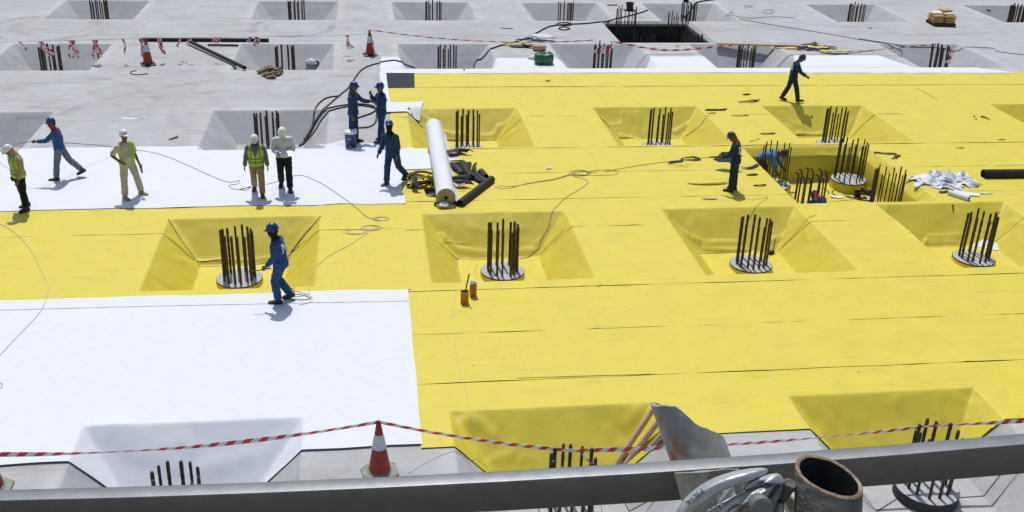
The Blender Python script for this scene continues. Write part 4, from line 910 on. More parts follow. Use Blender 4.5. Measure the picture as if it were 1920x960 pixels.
# the big white roll
ra, rb = np.array([2.00, 25.98, .262]), np.array([2.06, 32.0, .262]); RR = .25
t = empty('fabric_roll', (2.03, 29.0, .02), 'big white fabric roll lying on the yellow beside the black scraps', 'roll')
def rel(o): o.parent = t; o.matrix_parent_inverse = Matrix.Translation(t.location).inverted()
b = MB(); d = rb - ra; k = np.linspace(0, 1, 14); b.tube([ra + d * q for q in k], [RR + .004 * math.sin(q * 40) for q in k], 40, cap=False); o = b.build('rolled_fabric', M_white); rel(o)
b = MB(); u = np.array([1.0, 0, 0]); w = np.array([0, 0, 1.0]); an = np.linspace(0, 2 * PI, 40, endpoint=False)
for p, q in ((ra, -1), (rb, 1)):
    dn = d / np.linalg.norm(d) * q; b = MB()
    b.loft([p + s_ * (np.cos(an)[:, None] * u + np.sin(an)[:, None] * w) + dn * z for s_, z in ((RR, 0), (RR - .02, .012), (.17, .004), (.12, .010), (.055, .006), (.05, -.10))], True)
    o = b.build('roll_end', M_tan, angle=30); rel(o)
b = MB(); b.lathe([(.05, 0), (.048, .006)], ra + np.array([0, -.012, -.01]), 16, M=Rx(PI / 2)); o = b.build('core_hole', M_hole); rel(o)
vv, ff = [], []
for j, y in enumerate(np.linspace(25.98, 31.9, 12)):
    for i, (x, z) in enumerate(((RR * .9 + 2.01, .17), (2.32, .05), (2.37, .012))): vv.append((x + .03 * vnoise(y, 0, .8, 3) + (y - 26) * .01, y, z + .012))
ff = [(j * 3 + i, j * 3 + i + 1, j * 3 + i + 4, j * 3 + i + 3) for j in range(11) for i in range(2)]
me = mesh_from(vv, ff, 'loose_edge', True); o = link('loose_edge', me, M_white); rel(o)
def crumple(name, label, cat, c, d, M, seed, sub=3, amp=.35, group=None, flat=.0, rz=0):
    bm = bmesh.new(); bmesh.ops.create_icosphere(bm, subdivisions=sub, radius=1)
    for v in bm.verts:
        n = noise.noise(v.co * 1.7 + Vector((seed * 3.1, 0, seed))) + .5 * noise.noise(v.co * 4 + Vector((seed, 5, 0)))
        rdg = abs(noise.noise(v.co * 2.6 + Vector((0, seed * 1.7, 2))))
        v.co = v.co * (1 + amp * n - amp * .8 * rdg)
        v.co = Vector((v.co.x * d[0], v.co.y * d[1], max(v.co.z * d[2], -d[2] * flat)))
    me = bpy.data.meshes.new(name); bm.to_mesh(me); bm.free(); o = link(name, me, M); o.location = c; o.rotation_euler = (0, 0, rz)
    return tag(o, label, cat, group)
p = G0(832, 388, .04); crumple('plastic_wrap', 'crumpled pale wrapping at the near end of the white roll', 'wrapping', (p[0], p[1], .08), (.16, .12, .10), M_white, 3)
b = MB(); b.box((2.0, 25.86, .05), (.44, .12, .10), mi=0, bevel=.02); o = b.build('roll_block', M_tan); tag(o, 'low tan block under the near end of the white roll', 'block')
b = MB(); p = G0(816, 384, .05); b.box((p[0], p[1], .06), (.06, .05, .12), bevel=.01); b.box((p[0] + .06, p[1], .1), (.1, .04, .04)); tag(b.build('clip', M_darkt), 'small dark clip left of the near end of the white roll', 'clip')
b = MB(); p = G0(803, 285, .05); b.box((p[0] + .06, p[1], .12), (.14, .10, .20), bevel=.02); tag(b.build('label_block', M_pink), 'small pink wrapper wedged against the left side of the white roll', 'wrapper')
def offcut(label, c, L, w, M=M_black, under=M_yel, curl=0.0, rz=0, bend=0.0, seed=0, group=None, name='membrane_offcut', lift=0, z=None, arch=0.0, tilt=0, cat='offcut', taper=.6):
    """an irregular cut strip: curls across its width, arches along its length; two faces, real thickness"""
    rnd = random.Random(seed); nu, nv = 12, 7; rows_ = []; tp0, tp1 = rnd.uniform(0, taper), rnd.uniform(0, taper); sk0 = rnd.uniform(-.9, .9) * w
    for i in range(nu):
        u = i / (nu - 1); ww = w * (1 - tp0 * (1 - u) - tp1 * u) * (1 + .10 * math.sin(7 * u + seed)); rw = []
        for j in range(nv):
            v = j / (nv - 1) - .5
            x = (u - .5) * L + v * sk0; y = v * ww + bend * ((u - .5) ** 2 * 4 - .3) * L
            if abs(curl) > .05:
                Rc = ww / abs(curl); a = v * ww / Rc; y = Rc * math.sin(a) + bend * ((u - .5) ** 2 * 4 - .3) * L; zz = Rc * (1 - math.cos(a)) if curl > 0 else Rc * (math.cos(a) - math.cos(.5 * ww / Rc))
            else: zz = 0
            zz += arch * (1 - (2 * u - 1) ** 2) + .015 * (vnoise(u * 3, v * 2, .6, seed) + .5) + .006
            rw.append(np.array([x, y, zz]))
        rows_.append(rw)
    T_ = np.array(rows_).reshape(-1, 3) @ Rx(tilt).T @ Rz(rz).T; zmin = T_[:, 2].min(); T_[:, 2] -= zmin
    c = np.array(c, float); base = (top(c[0], c[1]) if z is None else z + .02) + .006 + lift
    T_ = T_ + [c[0], c[1], base + .007]; B_ = T_ - [0, 0, .007]; n = nu * nv; f = []; mi = []
    for i in range(nu - 1):
        for j in range(nv - 1):
            a = i * nv + j; f.append((a, a + nv, a + nv + 1, a + 1)); mi.append(0); f.append((a + n, a + 1 + n, a + nv + 1 + n, a + nv + n)); mi.append(1)
    for i in range(nu - 1):
        for j in (0, nv - 1): a = i * nv + j; f.append((a, a + nv, a + nv + n, a + n)); mi.append(1)
    for j in range(nv - 1):
        for i in (0, nu - 1): a = i * nv + j; f.append((a, a + 1, a + 1 + n, a + n)); mi.append(1)
    me = mesh_from(np.concatenate([T_, B_]), f, name, True, mi); me.set_sharp_from_angle(angle=R(50))
    me.materials.append(M); me.materials.append(under); me.polygons.foreach_set('material_index', mi)
    o = bpy.data.objects.new(name, me); COL.objects.link(o); return tag(o, label, cat, group)
gL = 'offcuts heaped left of the roll'; rnd = random.Random(4)
for k in range(17):
    px, py = rnd.uniform(770, 814), rnd.uniform(332, 366); p = G0(px, py, .03); yl_ = k % 4 == 1
    offcut('curled black and yellow membrane offcut in the heap left of the white roll', p, rnd.uniform(.35, .75), rnd.uniform(.12, .32), M_yel if yl_ else M_black, M_black if yl_ else (M_yel if k % 3 == 0 else M_black), rnd.choice((-1.6, 1.6, 2.2, .6)), rnd.uniform(0, 3.1), rnd.uniform(-.3, .3), k, gL, lift=rnd.uniform(0, .12), tilt=rnd.uniform(-.6, .6), arch=rnd.uniform(0, .12))
gR = 'curled black foam strips right of the roll'
for k, (px, py, L, w, rz, cu, bn, lab) in enumerate([(884, 325, 1.55, .26, 1.72, -2.6, -.10, 'long curved black strip, nearest the slanting pipe'), (895, 328, 1.5, .25, 1.72, -2.8, -.12, 'long curved black strip, rightmost of the bunch by the roll'), (873, 322, 1.2, .30, 1.65, -2.4, -.06, 'curved black strip in the middle of the bunch by the roll'),
    (858, 318, .7, .34, 1.9, -2.2, 0, 'crumpled black piece against the roll, upper'), (862, 338, .6, .36, .4, -2.4, .1, 'crumpled black piece against the roll, middle'), (864, 349, .45, .34, .1, -2.7, 0, 'curled black piece with white edge, lowest by the roll'), (855, 308, .5, .22, .3, -2.0, .2, 'short black piece at the top of the bunch by the roll'),
    (853, 287, .6, .30, .35, -2.2, .1, 'black curled piece left in the pair above the bunch'), (868, 287, .45, .22, -.5, -3.0, .1, 'black rounded stub right in the pair above the bunch'), (847, 290, .5, .3, .6, -1.8, 0, 'flat black piece under the pair above the bunch')]):
    p = G0(px, py, .05); offcut(lab, p, L, w, M_black, M_black, cu, rz, bn, 70 + k, gR, name='foam_strip', cat='foam strip', lift=.01 + .03 * (k % 3), taper=.15, arch=.04)
for px, py, L in ((864, 347, .26), (851, 288, .16)):
    p = G0(px, py, .17); offcut('thin white label strip on a black foam piece' + (' low by the roll' if py > 300 else ' above the bunch'), p, L, .04, M_white, M_white, 0, .15, .25, 3, name='label_strip', cat='label', lift=.16)
p = G0(848, 300, .03); offcut('white fabric scrap between roll and black strips', p, .5, .3, M_white, M_white, .5, .3, 0, 9, name='fabric_scrap', cat='scrap', lift=.01)
# scattered scraps over the yellow
SC = [(1343, 208, .75, .16, 'dark', 'dark flat offcut on the yellow between the two far middle pits', .0), (1335, 214, .3, .1, 'y', 'small yellow scrap under the dark flat offcut', .2), (1388, 219, .6, .06, 'dark', 'thin dark strip on the seam left of the far right yellow pit', .05), (1400, 179, .3, .10, 'dark', 'small dark scrap nearest the far walking worker', .3), (1405, 193, .8, .22, 'yk', 'curled yellow and black offcut below the far walking worker', .3), (1440, 253, .5, .12, 'dark', 'dark folded offcut behind the deep yellow pit, left', .0), (1473, 273, .42, .09, 'dark', 'dark offcut on the back rim of the deep yellow pit', -.5),
      (1268, 306, .5, .12, 'dark', 'dark offcut at the end of the grey cord', .3), (1295, 301, .6, .20, 'dark', 'arched dark offcut right of the cord end', -.05), (1270, 313, .6, .05, 'y', 'thin yellow and black strip below the cord end', -.35), (1327, 347, 1.1, .22, 'y', 'long rolled yellow offcut left of the standing worker', -.06), (1331, 375, .4, .10, 'o', 'small tan crumpled scrap in front of the standing worker', .0), (1345, 296, .5, .08, 'dark', 'thin dark strip behind the bending worker', .1), (1352, 303, .3, .14, 'dark', 'dark scrap at the hands of the bending worker', .5),
      (1425, 350, .35, .09, 'dark', 'small black strip on the left rim of the deep yellow pit', .0), (1411, 330, .35, .14, 'dark', 'small dark scrap cluster right of the bending worker', .1), (1660, 290, .7, .13, 'dark', 'dark flat strip right of the deep yellow pit', -.25), (1683, 295, .3, .12, 'dark', 'small dark scrap at the end of the flat strip', .4), (1677, 299, .2, .07, 'dark', 'tiny dark scrap below the flat strip', .0),
      (1828, 223, .4, .10, 'yk', 'curled yellow ring offcut at the right, left of its pair', 1.2), (1848, 224, .4, .10, 'yk', 'curled yellow ring offcut at the right, right of its pair', 1.9), (1027, 154, .2, .08, 'dark', 'tiny dark scrap on the far yellow, left', .2), (1508, 356, .25, .05, 'dark', 'tiny strip on the yellow', .2), (1878, 264, .25, .07, 'dark', 'tiny dark scrap on the yellow at the far right', .1), (1800, 280, .3, .05, 'dark', 'thin scrap on the yellow behind the black pipe', .3), (1786, 389, .2, .06, 'dark', 'tiny dark scrap behind the right hand yellow pit', 1.0), (1850, 365, .4, .10, 'w', 'small white scrap right of the white tube', .0), (1030, 318, .16, .12, 'w', 'tiny white scrap left of the cord tangle', .0),
      (1415, 265, .5, .04, 'y', 'thin bent yellow strip left of the deep pit rim', .6)]
SC = [s for s in SC if s[0] != 1508]
for k, (px, py, L, w, kind, lab, rz) in enumerate(SC):
    p = GP(px, py); Mt_, Mu = dict(dark=(M_greysheet, M_black), y=(M_yel, M_yel), yk=(M_yel, M_black), o=(M_card, M_sack), w=(M_white, M_white))[kind]
    offcut(lab, p, L, w, Mt_, Mu, {'yk': 3.6, 'y': -2.2, 'o': -1.5, 'dark': .35, 'w': .6}[kind], rz, .08, 120 + k, 'scraps scattered on the yellow membrane', arch=.07 if (px == 1295) else .015)
# sheet the bending worker handles
p = G0(1382, 318, .03); offcut('dark grey membrane sheet held by the bending worker', G0(1362, 318, .0), .62, .42, M_greysheet, M_black, .25, -.55, 0, 200, name='membrane_sheet', cat='membrane sheet', lift=.25, tilt=.45, taper=.1)
offcut('thin dark framed strip behind the legs of the bending worker', G0(1398, 315, 0), .75, .10, M_greysheet, M_black, .2, -.25, .5, 201, name='membrane_offcut', lift=.02)
# inside the deep yellow pit
zb = -BIG[0]['dep']
for k, (px, py, L, w, M1, lab, rz, tl) in enumerate([(1633, 366, .75, .34, M_black, 'crumpled black bag in the deep pit by the right hand rebar', -.4, .6), (1607, 374, .55, .2, M_black, 'flat black scrap under the black tub in the deep pit', -.1, 0), (1622, 375, .4, .3, M_white, 'white scrap right of the black tub in the deep pit', .1, 0), (1568, 371, .4, .2, M_white, 'white scrap in the front middle of the deep pit', -.2, 0), (1535, 375, .4, .14, M_greysheet, 'dark scrap right of the blue helmet in the deep pit', .1, .3), (1612, 364, 1.0, .06, M_yel, 'thin yellow strip leading to the black bag in the deep pit', -.3, 0), (1635, 350, .8, .06, M_black, 'black strap hanging off the back right cap in the deep pit', -1.2, .4)]):
    p = G0(px, py, zb); offcut(lab, p, L, w, M1, M_black if M1 is not M_white else M_white, -1.4 if M1 is M_black else .4, rz, .15, 220 + k, 'scraps in the deep yellow pit', z=zb, tilt=tl, name='scrap', cat='scrap')
p = G0(1607, 371, zb); b = MB(); b.lathe([(.09, .03), (.11, .22), (.10, .22), (.085, .06)], (p[0], p[1], zb), 18); tag(b.build('tub', M_black), 'small black tub on the floor of the deep yellow pit', 'tub')
for k, pts in enumerate([[(1543, 352), (1552, 358), (1555, 364)], [(1568, 355), (1560, 360), (1566, 366)], [(1455, 360), (1475, 360), (1490, 361)]]):
    Q = [G0(*q, zb + .04) for q in pts]; b = MB(); b.tube(smooth_path(Q, 6), .012, 6); tag(b.build('wire', M_rebar), ['bent wire on the deep pit floor, left of the pair', 'hooked wire on the deep pit floor by the back cap', 'straight wire on the deep pit floor behind the hooked rebar'][k], 'wire')
# white crumpled fabric heap and the white tube at the right
def folded(label, c, dx, dy, hh, seed, rz=0, M=M_white, group=None, name='crumpled_fabric'):
    n = 34; u, v = np.meshgrid(np.linspace(-1, 1, n), np.linspace(-1, 1, n))
    w1 = vnoise(u, v, .55, seed); w2 = vnoise(u, v, .55, seed + 40); w3 = vnoise(u, v, .28, seed + 3)
    edge = np.clip(1.15 - np.sqrt(u * u + v * v) * .8, 0, 1)
    X = u * dx * (.85 + .3 * vnoise(u * 0 + 1, v, .6, seed)) + .55 * dx * w1; Y = v * dy * (.85 + .3 * vnoise(u, v * 0, .6, seed)) + .6 * dy * w2
    Z = .72 * hh * edge * (1.0 * (1 - np.abs(w1 + .35 * w3) * 2.4).clip(0, 1) ** 1.3 + .6 * (1 - np.abs(w2) * 4).clip(0, 1)) + .012
    P = np.stack([X, Y, Z], -1).reshape(-1, 3) @ Rz(rz).T + np.array([c[0], c[1], top(c[0], c[1])])
    i = np.arange(n - 1)[:, None] * n + np.arange(n - 1)[None]; f = np.stack([i, i + 1, i + n + 1, i + n], -1).reshape(-1, 4); N = n * n
    f2 = f[:, ::-1] + N; P2_ = P.copy(); P2_[:, 2] -= .006
    me = mesh_from(np.concatenate([P, P2_]), np.concatenate([f, f2]), name, True); me.set_sharp_from_angle(angle=R(40))
    return tag(link(name, me, M), label, 'fabric', group)
gh = 'crumpled white fabric heap'
for k, (px, py, dx, dy, hh, lab) in enumerate([(1738, 338, .48, .42, .22, 'crumpled white fabric at the left end of the white heap'), (1755, 330, .42, .35, .30, 'crumpled white fabric peaking at the back left of the white heap'), (1776, 334, .50, .40, .26, 'crumpled white fabric in the middle of the white heap'), (1800, 332, .48, .32, .24, 'long crumpled white fabric along the back right of the white heap'), (1812, 341, .42, .32, .18, 'crumpled white fabric at the right end of the white heap'), (1772, 348, .45, .28, .16, 'crumpled white fabric at the front of the white heap')]):
    p = G0(px, py + 4, .0); folded(lab, p, dx, dy, hh, k * 7 + 2, .5 * k, group=gh)
pipe('paper_tube', 'white tube lying in front of the crumpled white heap', 'tube', G0(1779, 361, .08), G0(1817, 373, .08), .08, M_white)
offcut('white sheet scrap beside the white tube', G0(1812, 366, 0), .7, .5, M_white, M_white, .4, -.3, 0, 250, name='fabric_scrap', cat='scrap'); offcut('dark scrap at the left end of the white tube', G0(1770, 362, 0), .35, .16, M_greysheet, M_black, .6, .3, 0, 251, name='membrane_offcut'); offcut('thin dark strip between the white heap and the tube', G0(1785, 355, 0), .8, .06, M_black, M_black, .3, .05, .1, 252, name='membrane_offcut')
# white sheet behind the right hand pile, tool in the third pit
p = GP(1857, 468); offcut('white sheet lying behind the right hand rebar cap', (p[0] - .05, p[1] + .1, 0), .75, .55, M_white, M_white, .2, -.7, 0, 260, name='fabric_scrap', cat='scrap', z=-DEP + .0, tilt=.3)
p = GP(1445, 478); b = MB(); b.box((p[0], p[1], p[2] + .08), (.16, .12, .08), Rz(.2), bevel=.015); b.tube([p + [.06, 0, .1], p + [.10, .1, .22], p + [.13, .15, .38]], .012, 6); tag(b.build('hand_tool', M_black), 'small black tool beside the rebar in the third yellow pit', 'tool')
# tins
p = G0(871, 568, .02); t = empty('paint_tin', (p[0], p[1], .02), 'orange brown tin with a stick standing in it', 'tin', 'orange tins')
b = MB(); b.lathe([(.09, 0), (.092, .03), (.088, .04), (.088, .25), (.093, .26), (.093, .275), (.083, .275), (.082, .06)], n=22); b.build('tin', M_orange, t)
b = MB(); b.lathe([(.083, .235), (.083, .24)], n=20); b.build('contents', M_darkt, t)
b = MB(); b.tube([(0, .03, .05), (.04, .03, .4), (.095, .03, .68)], .015, 7); b.build('stick', M_darkt, t)
p = G0(887, 555, .02); t = empty('paint_tin', (p[0], p[1], .02), 'orange tin with white wrapping on its top, behind the other tin', 'tin', 'orange tins')
b = MB(); b.lathe([(.075, 0), (.08, .02), (.078, .26), (.07, .28)], n=20); b.build('tin', M_orange, t)
o = crumple('white_wrap', None, None, (0, 0, .32), (.085, .085, .08), M_cwhite, 5, 2, .4); o.parent = t
# cooler
p = G0(658, 277, .0); t = empty('water_cooler', (p[0], p[1], .026), 'round blue water cooler with a white lid on the edge of the white sheet', 'cooler')
b = MB(); b.lathe([(.15, 0), (.165, .02), (.172, .42), (.176, .44)], n=30); b.build('cooler_body', M_cooler, t)
b = MB(); b.lathe([(.182, .438), (.184, .47), (.175, .50), (.16, .51)], n=30); b.build('lid', M_cwhite, t)
b = MB(); b.tube(smooth_path([(.03, -.17, .47), (.05, -.17, .53), (.10, -.12, .58), (.16, -.05, .57), (.185, 0, .48), (.182, .03, .43)], 6), .013, 8); b.build('handle', M_cwhite, t)
b = MB(); b.lathe([(.02, 0), (.022, .03), (.015, .05)], (-.01, -.165, .07), 10, M=Rx(PI / 2)); b.build('tap', M_cwhite, t)
b = MB()
for k, (a, z, h_) in enumerate([(-2.0 + i * .085, .285 + .004 * i, .030 - .006 * (i % 2)) for i in range(6)]): b.box((.176 * math.cos(a), .176 * math.sin(a), z), (.012, .004, h_), Rz(a + PI / 2))
b.build('lettering', M_cwhite, t, False)
# green container
p = G0(1020, 122, .0); t = empty('jerrycan', (p[0], p[1] + .1, .03), 'squat dark green plastic container on the white edge at the back', 'container')
bm = bmesh.new(); bmesh.ops.create_cube(bm, size=1); bmesh.ops.subdivide_edges(bm, edges=bm.edges[:], cuts=6, use_grid_fill=True)
for v in bm.verts:
    q = v.co.copy(); n_ = (abs(q.x * 2) ** 4 + abs(q.y * 2) ** 4 + abs(q.z * 2) ** 4) ** .25
    q = q / n_; q = Vector((q.x * .76, q.y * .55, (q.z + .5) * .44)); q.z += -.05 * math.exp(-((q.x) / .12) ** 2) * (q.z > .25); q += Vector((noise.noise(q * 5), noise.noise(q * 5 + Vector((3, 0, 0))), .5 * noise.noise(q * 6))) * .025; v.co = q
me = bpy.data.meshes.new('container_body'); bm.to_mesh(me); bm.free(); me.polygons.foreach_set('use_smooth', [True] * len(me.polygons)); link('container_body', me, M_green, t)
b = MB(); b.tube([(-.2, -.02, .43), (-.16, -.02, .47), (.0, -.02, .46), (.05, -.02, .42)], .022, 8); b.build('handle', M_green, t); b = MB(); b.lathe([(.05, .41), (.05, .46), (.03, .47)], (.22, .05, 0), 14); b.build('cap', M_green, t)
crumple('fabric_scrap', 'small pale crumpled scrap behind the green container', 'scrap', tuple(G0(1000, 108, .08)), (.25, .15, .08), M_white, 12, 2, .4)
# scraps on the far concrete (left heap by the cable and right heap)
gf = 'scrap heap on the far concrete by the cable'
for k, (px, py, L, w, M1, M2, rz, cu) in enumerate([(965, 84, 1.1, .35, M_yel, M_black, .15, .4), (977, 88, .9, .35, M_black, M_black, .1, -1.2), (992, 85, .7, .3, M_yel, M_black, -.5, -1.5), (997, 90, .8, .25, M_black, M_greysheet, -.3, -1.3), (985, 80, .6, .3, M_greysheet, M_black, .6, -1.4), (982, 86, .5, .08, M_white, M_white, -.5, .2)]):
    offcut(('yellow scrap at the left end', 'black scrap left of the middle', 'yellow curled scrap at the right', 'black curled scrap at the right front', 'dark grey scrap at the back', 'white strip on top')[k] + ' of the far heap beside the cable', GP(px, py), L, w, M1, M2, cu, rz, .1, 280 + k, gf, lift=.03 * k, cat='scrap')
crumple('white_bag', 'long white plastic bag behind the far scrap heap', 'bag', tuple(GP(1015, 76) + [0, 0, .12]), (.62, .25, .14), M_white, 21, 3, .35, rz=-.15)
pipe('cardboard_roll', 'short tan cardboard roll in front of the far scrap heap', 'roll', GP(999, 95) + [0, 0, .13], GP(1023, 95) + [0, 0, .13], .11, M_card)
gg = 'scrap heap on the far concrete behind the walking worker'
rnd = random.Random(31)
for k, (px, py, L, w, M1, M2, rz, cu) in enumerate([(1497, 91, 1.0, .5, M_yel, M_black, .1, .5), (1508, 90, .9, .4, M_black, M_greysheet, -.3, -.9), (1520, 86, .9, .45, M_greysheet, M_black, .4, .8), (1530, 92, .9, .35, M_yel, M_black, -.2, -.9), (1538, 94, .8, .3, M_black, M_black, .2, -1.0), (1515, 94, .9, .3, M_greysheet, M_black, .0, .3), (1553, 91, .7, .3, M_black, M_greysheet, -.2, .8), (1565, 100, 1.2, .38, M_yel, M_yel, -.1, .2), (1524, 95, .6, .25, M_yel, M_black, -.5, 1.1), (1545, 90, .6, .22, M_greysheet, M_black, .5, .7)]):
    offcut(('yellow scrap, leftmost', 'black scrap second from left', 'grey scrap at the back', 'yellow scrap right of centre', 'black scrap front right', 'wide grey scrap front centre', 'black scrap at the right end', 'loose yellow sheet, rightmost', 'small yellow scrap at the front', 'grey scrap back right')[k] + ' in the heap behind the walking worker', GP(px, py), L, w, M1, M2, cu, rz, .1, 300 + k, gg, lift=.025 * (k % 4), cat='scrap')
# rag heap, bag in the pit, papers on the concrete, buckets, plank, stick
gr_ = 'brown rag heap on the concrete'
for k, (px, py, dx, dz) in enumerate([(492, 138, .22, .10), (500, 136, .26, .14), (508, 135, .28, .15), (518, 136, .25, .12), (513, 142, .25, .10), (500, 143, .22, .09), (508, 147, .20, .07), (522, 140, .16, .07)]):
    p = G0(px, py); crumple('rag', 'crumpled brown rag, ' + ('leftmost', 'back left', 'highest in the middle', 'back right', 'middle right', 'front left', 'nearest at the front', 'rightmost')[k] + ' in the heap on bare concrete', 'rag', (p[0], p[1], dz * .6), (dx, dx * .75, dz), M_rag, 40 + k, 3, .6, gr_, flat=.6, rz=k)
p = GP(585, 124); crumple('white_bag', 'white bag in the concrete pit beside the rebar under the slanting pipe', 'bag', (p[0], p[1], p[2] + .12), (.26, .22, .16), M_white, 51, 3, .4); p = GP(594, 123); crumple('grey_bag', 'small grey lump right of the white bag in the pit', 'bag', (p[0], p[1], p[2] + .1), (.12, .1, .14), M_greysheet, 52, 2, .4)
offcut('curled white paper on the bare concrete at the left', G0(252, 222), .72, .28, M_white, M_white, .5, .12, .14, 320, name='paper', cat='paper', lift=-.02, taper=.8)
b = MB(); a_, c_ = G0(317, 261, .03), G0(333, 256, .03); b.tube([a_, a_ * .3 + c_ * .7, c_], [.025, .03, .04], 7); tag(b.build('timber_stick', M_wood), 'short brown stick on the concrete edge behind the cream-clothed man', 'stick')
for px, py, lab in ((1180, 19, 'black bucket on the far concrete left of the deep black pit'), (1286, 3, 'black bucket at the top edge above the deep black pit')):
    p = G0(px, py); t = empty('bucket', (p[0], p[1], 0), lab, 'bucket', 'black buckets'); b = MB(); b.lathe([(.13, .0), (.19, .34), (.205, .36), (.19, .36), (.12, .05)], n=20); b.build('bucket_body', M_black, t); b = MB(); b.tube(smooth_path([(-.2, 0, .35), (-.16, -.12, .30), (0, -.2, .27), (.16, -.12, .30), (.2, 0, .35)], 5), .008, 6); b.build('handle', M_black, t)
p = G0(1180, 19.5); b = MB(); b.box((p[0], p[1], .012), (.55, .4, .025)); tag(b.build('board', M_black, None, False), 'flat dark board under the left black bucket', 'board')
a_, c_ = G0(1343, 81.5, .05), G0(1500, 85.5, .05); dd = c_ - a_; b = MB(); b.box((a_ + c_) / 2, (np.linalg.norm(dd), .22, .05), Rz(math.atan2(dd[1], dd[0])), bevel=.008); tag(b.build('timber_plank', M_wood), 'long timber plank lying across the far pit edge', 'plank')
b = MB(); p = G0(1148, 9, .03); b.box(p, (.5, .12, .05), Rz(-.1)); tag(b.build('timber_offcut', M_wood, None, False), 'small timber offcut at the top left of the black bucket', 'timber')
for k, (px, py, lab) in enumerate([(653, 106, 'small grey rag between the tassel and the back cone'), (180, 123, 'small dark scrap on the right rim of the far left pit'), (1632, 53, 'small dark scrap right of the timber plank, far back'), (345, 117, 'left dark mark-like scrap right of the far left cone'), (1850, 18, 'round dark scrap at the far right top'), (1203, 33, 'thin dark scrap near the black bucket'), (1270, 87, 'tiny dark scrap behind the drooping tape')]):
    offcut(lab, GP(px, py), .32, .16, M_greysheet, M_black, .5, k * .7, .1, 330 + k, 'small scraps on the far concrete', cat='scrap', lift=-.02)
b = MB(); a_, c_ = G0(938, 52, .03), G0(962, 53, .03); b.tube([a_, c_], .03, 8); tag(b.build('white_rod', M_white), 'short white rod on the far concrete above the cable', 'rod')
offcut('folded white fabric flap at the sheet edge left of the blue cooler', GP(632, 272), .9, .45, M_white, M_white, .7, .45, .1, 341, name='fabric_flap', cat='fabric', lift=.01)
# pallet with sacks
p = G0(1773, 50); px0 = np.array([p[0], p[1] + .5, 0]); t = empty('pallet', tuple(px0), 'dark pallet under the stacked paper sacks', 'pallet', None, -.12)
for y in (-.42, 0, .42): b = MB(); b.box((0, y, .05), (1.08, .1, .1)); b.build('bearer', M_darkt, t, False)
for k in range(6): b = MB(); b.box((-.47 + k * .188, 0, .112), (.16, 1.0, .022)); b.build('deck_board', M_darkt, t, False)
sk_me = {}
def sack_mesh(M, key):
    bm = bmesh.new(); bmesh.ops.create_cube(bm, size=1); bmesh.ops.subdivide_edges(bm, edges=bm.edges[:], cuts=4, use_grid_fill=True)
    for v in bm.verts:
        q = v.co; k = (1 - (2 * abs(q.x)) ** 4 * .55) * (1 - (2 * abs(q.y)) ** 4 * .45); v.co = Vector((q.x * .515, q.y * .43, q.z * .15 * k + .006 * noise.noise(q * 6)))
    me = bpy.data.meshes.new('paper_sack'); bm.to_mesh(me); bm.free(); me.polygons.foreach_set('use_smooth', [True] * len(me.polygons)); me.materials.append(M); return me
sm = sack_mesh(M_sack, 0); smw = sack_mesh(M_sackw, 1); q = 0
for lay in range(3):
    for ix in (-.26, .26):
        for iy in (-.22, .22):
            o = bpy.data.objects.new('paper_sack', smw if lay == 2 and False else sm); COL.objects.link(o); w_ = Rz(-.12) @ np.array([ix + random.uniform(-.02, .02), iy, 0])
            o.location = (px0[0] + w_[0], px0[1] + w_[1], 0.19 + lay * .118); o.rotation_euler = (0, 0, -.12 + random.uniform(-.06, .06)); tag(o, 'tan paper sack in the %s layer, %s %s of the stack on the far pallet' % (('bottom', 'middle', 'upper')[lay], 'front' if iy < 0 else 'back', 'left' if ix < 0 else 'right'), 'sack', 'paper sacks on the pallet')
for dx, dy, z, lab, rz in ((-.25, .02, .54, 'pale sack lying flat on top of the stack, left', -.1), (.24, -.08, .54, 'pale sack lying flat on top of the stack, right', -.15), (.17, .13, .65, 'single tan sack thrown topmost on the stack', .1)):
    o = bpy.data.objects.new('paper_sack', smw if z < .6 else sm); COL.objects.link(o); w_ = Rz(-.12) @ np.array([dx, dy, 0]); o.location = (px0[0] + w_[0], px0[1] + w_[1], z); o.rotation_euler = (0.05, 0, rz); o.scale = (1, 1, .8); tag(o, lab, 'sack', 'paper sacks on the pallet')
# three card tubes leaning in the front pit
for k, lab in enumerate(('left of three tan tubes leaning on the front yellow pit edge', 'middle of three tan tubes leaning on the front yellow pit edge', 'right of three tan tubes leaning on the front yellow pit edge')):
    a_ = G0(1152 + k * 17, 875 + 1 * k, -.76); c_ = G0(1224 + k * 13, 768 + k * 19, .16); a_ = c_ + (a_ - c_) * .985; pipe('cardboard_tube', lab, 'tube', a_, c_, .055, M_card, group='tan tubes leaning in the front pit')

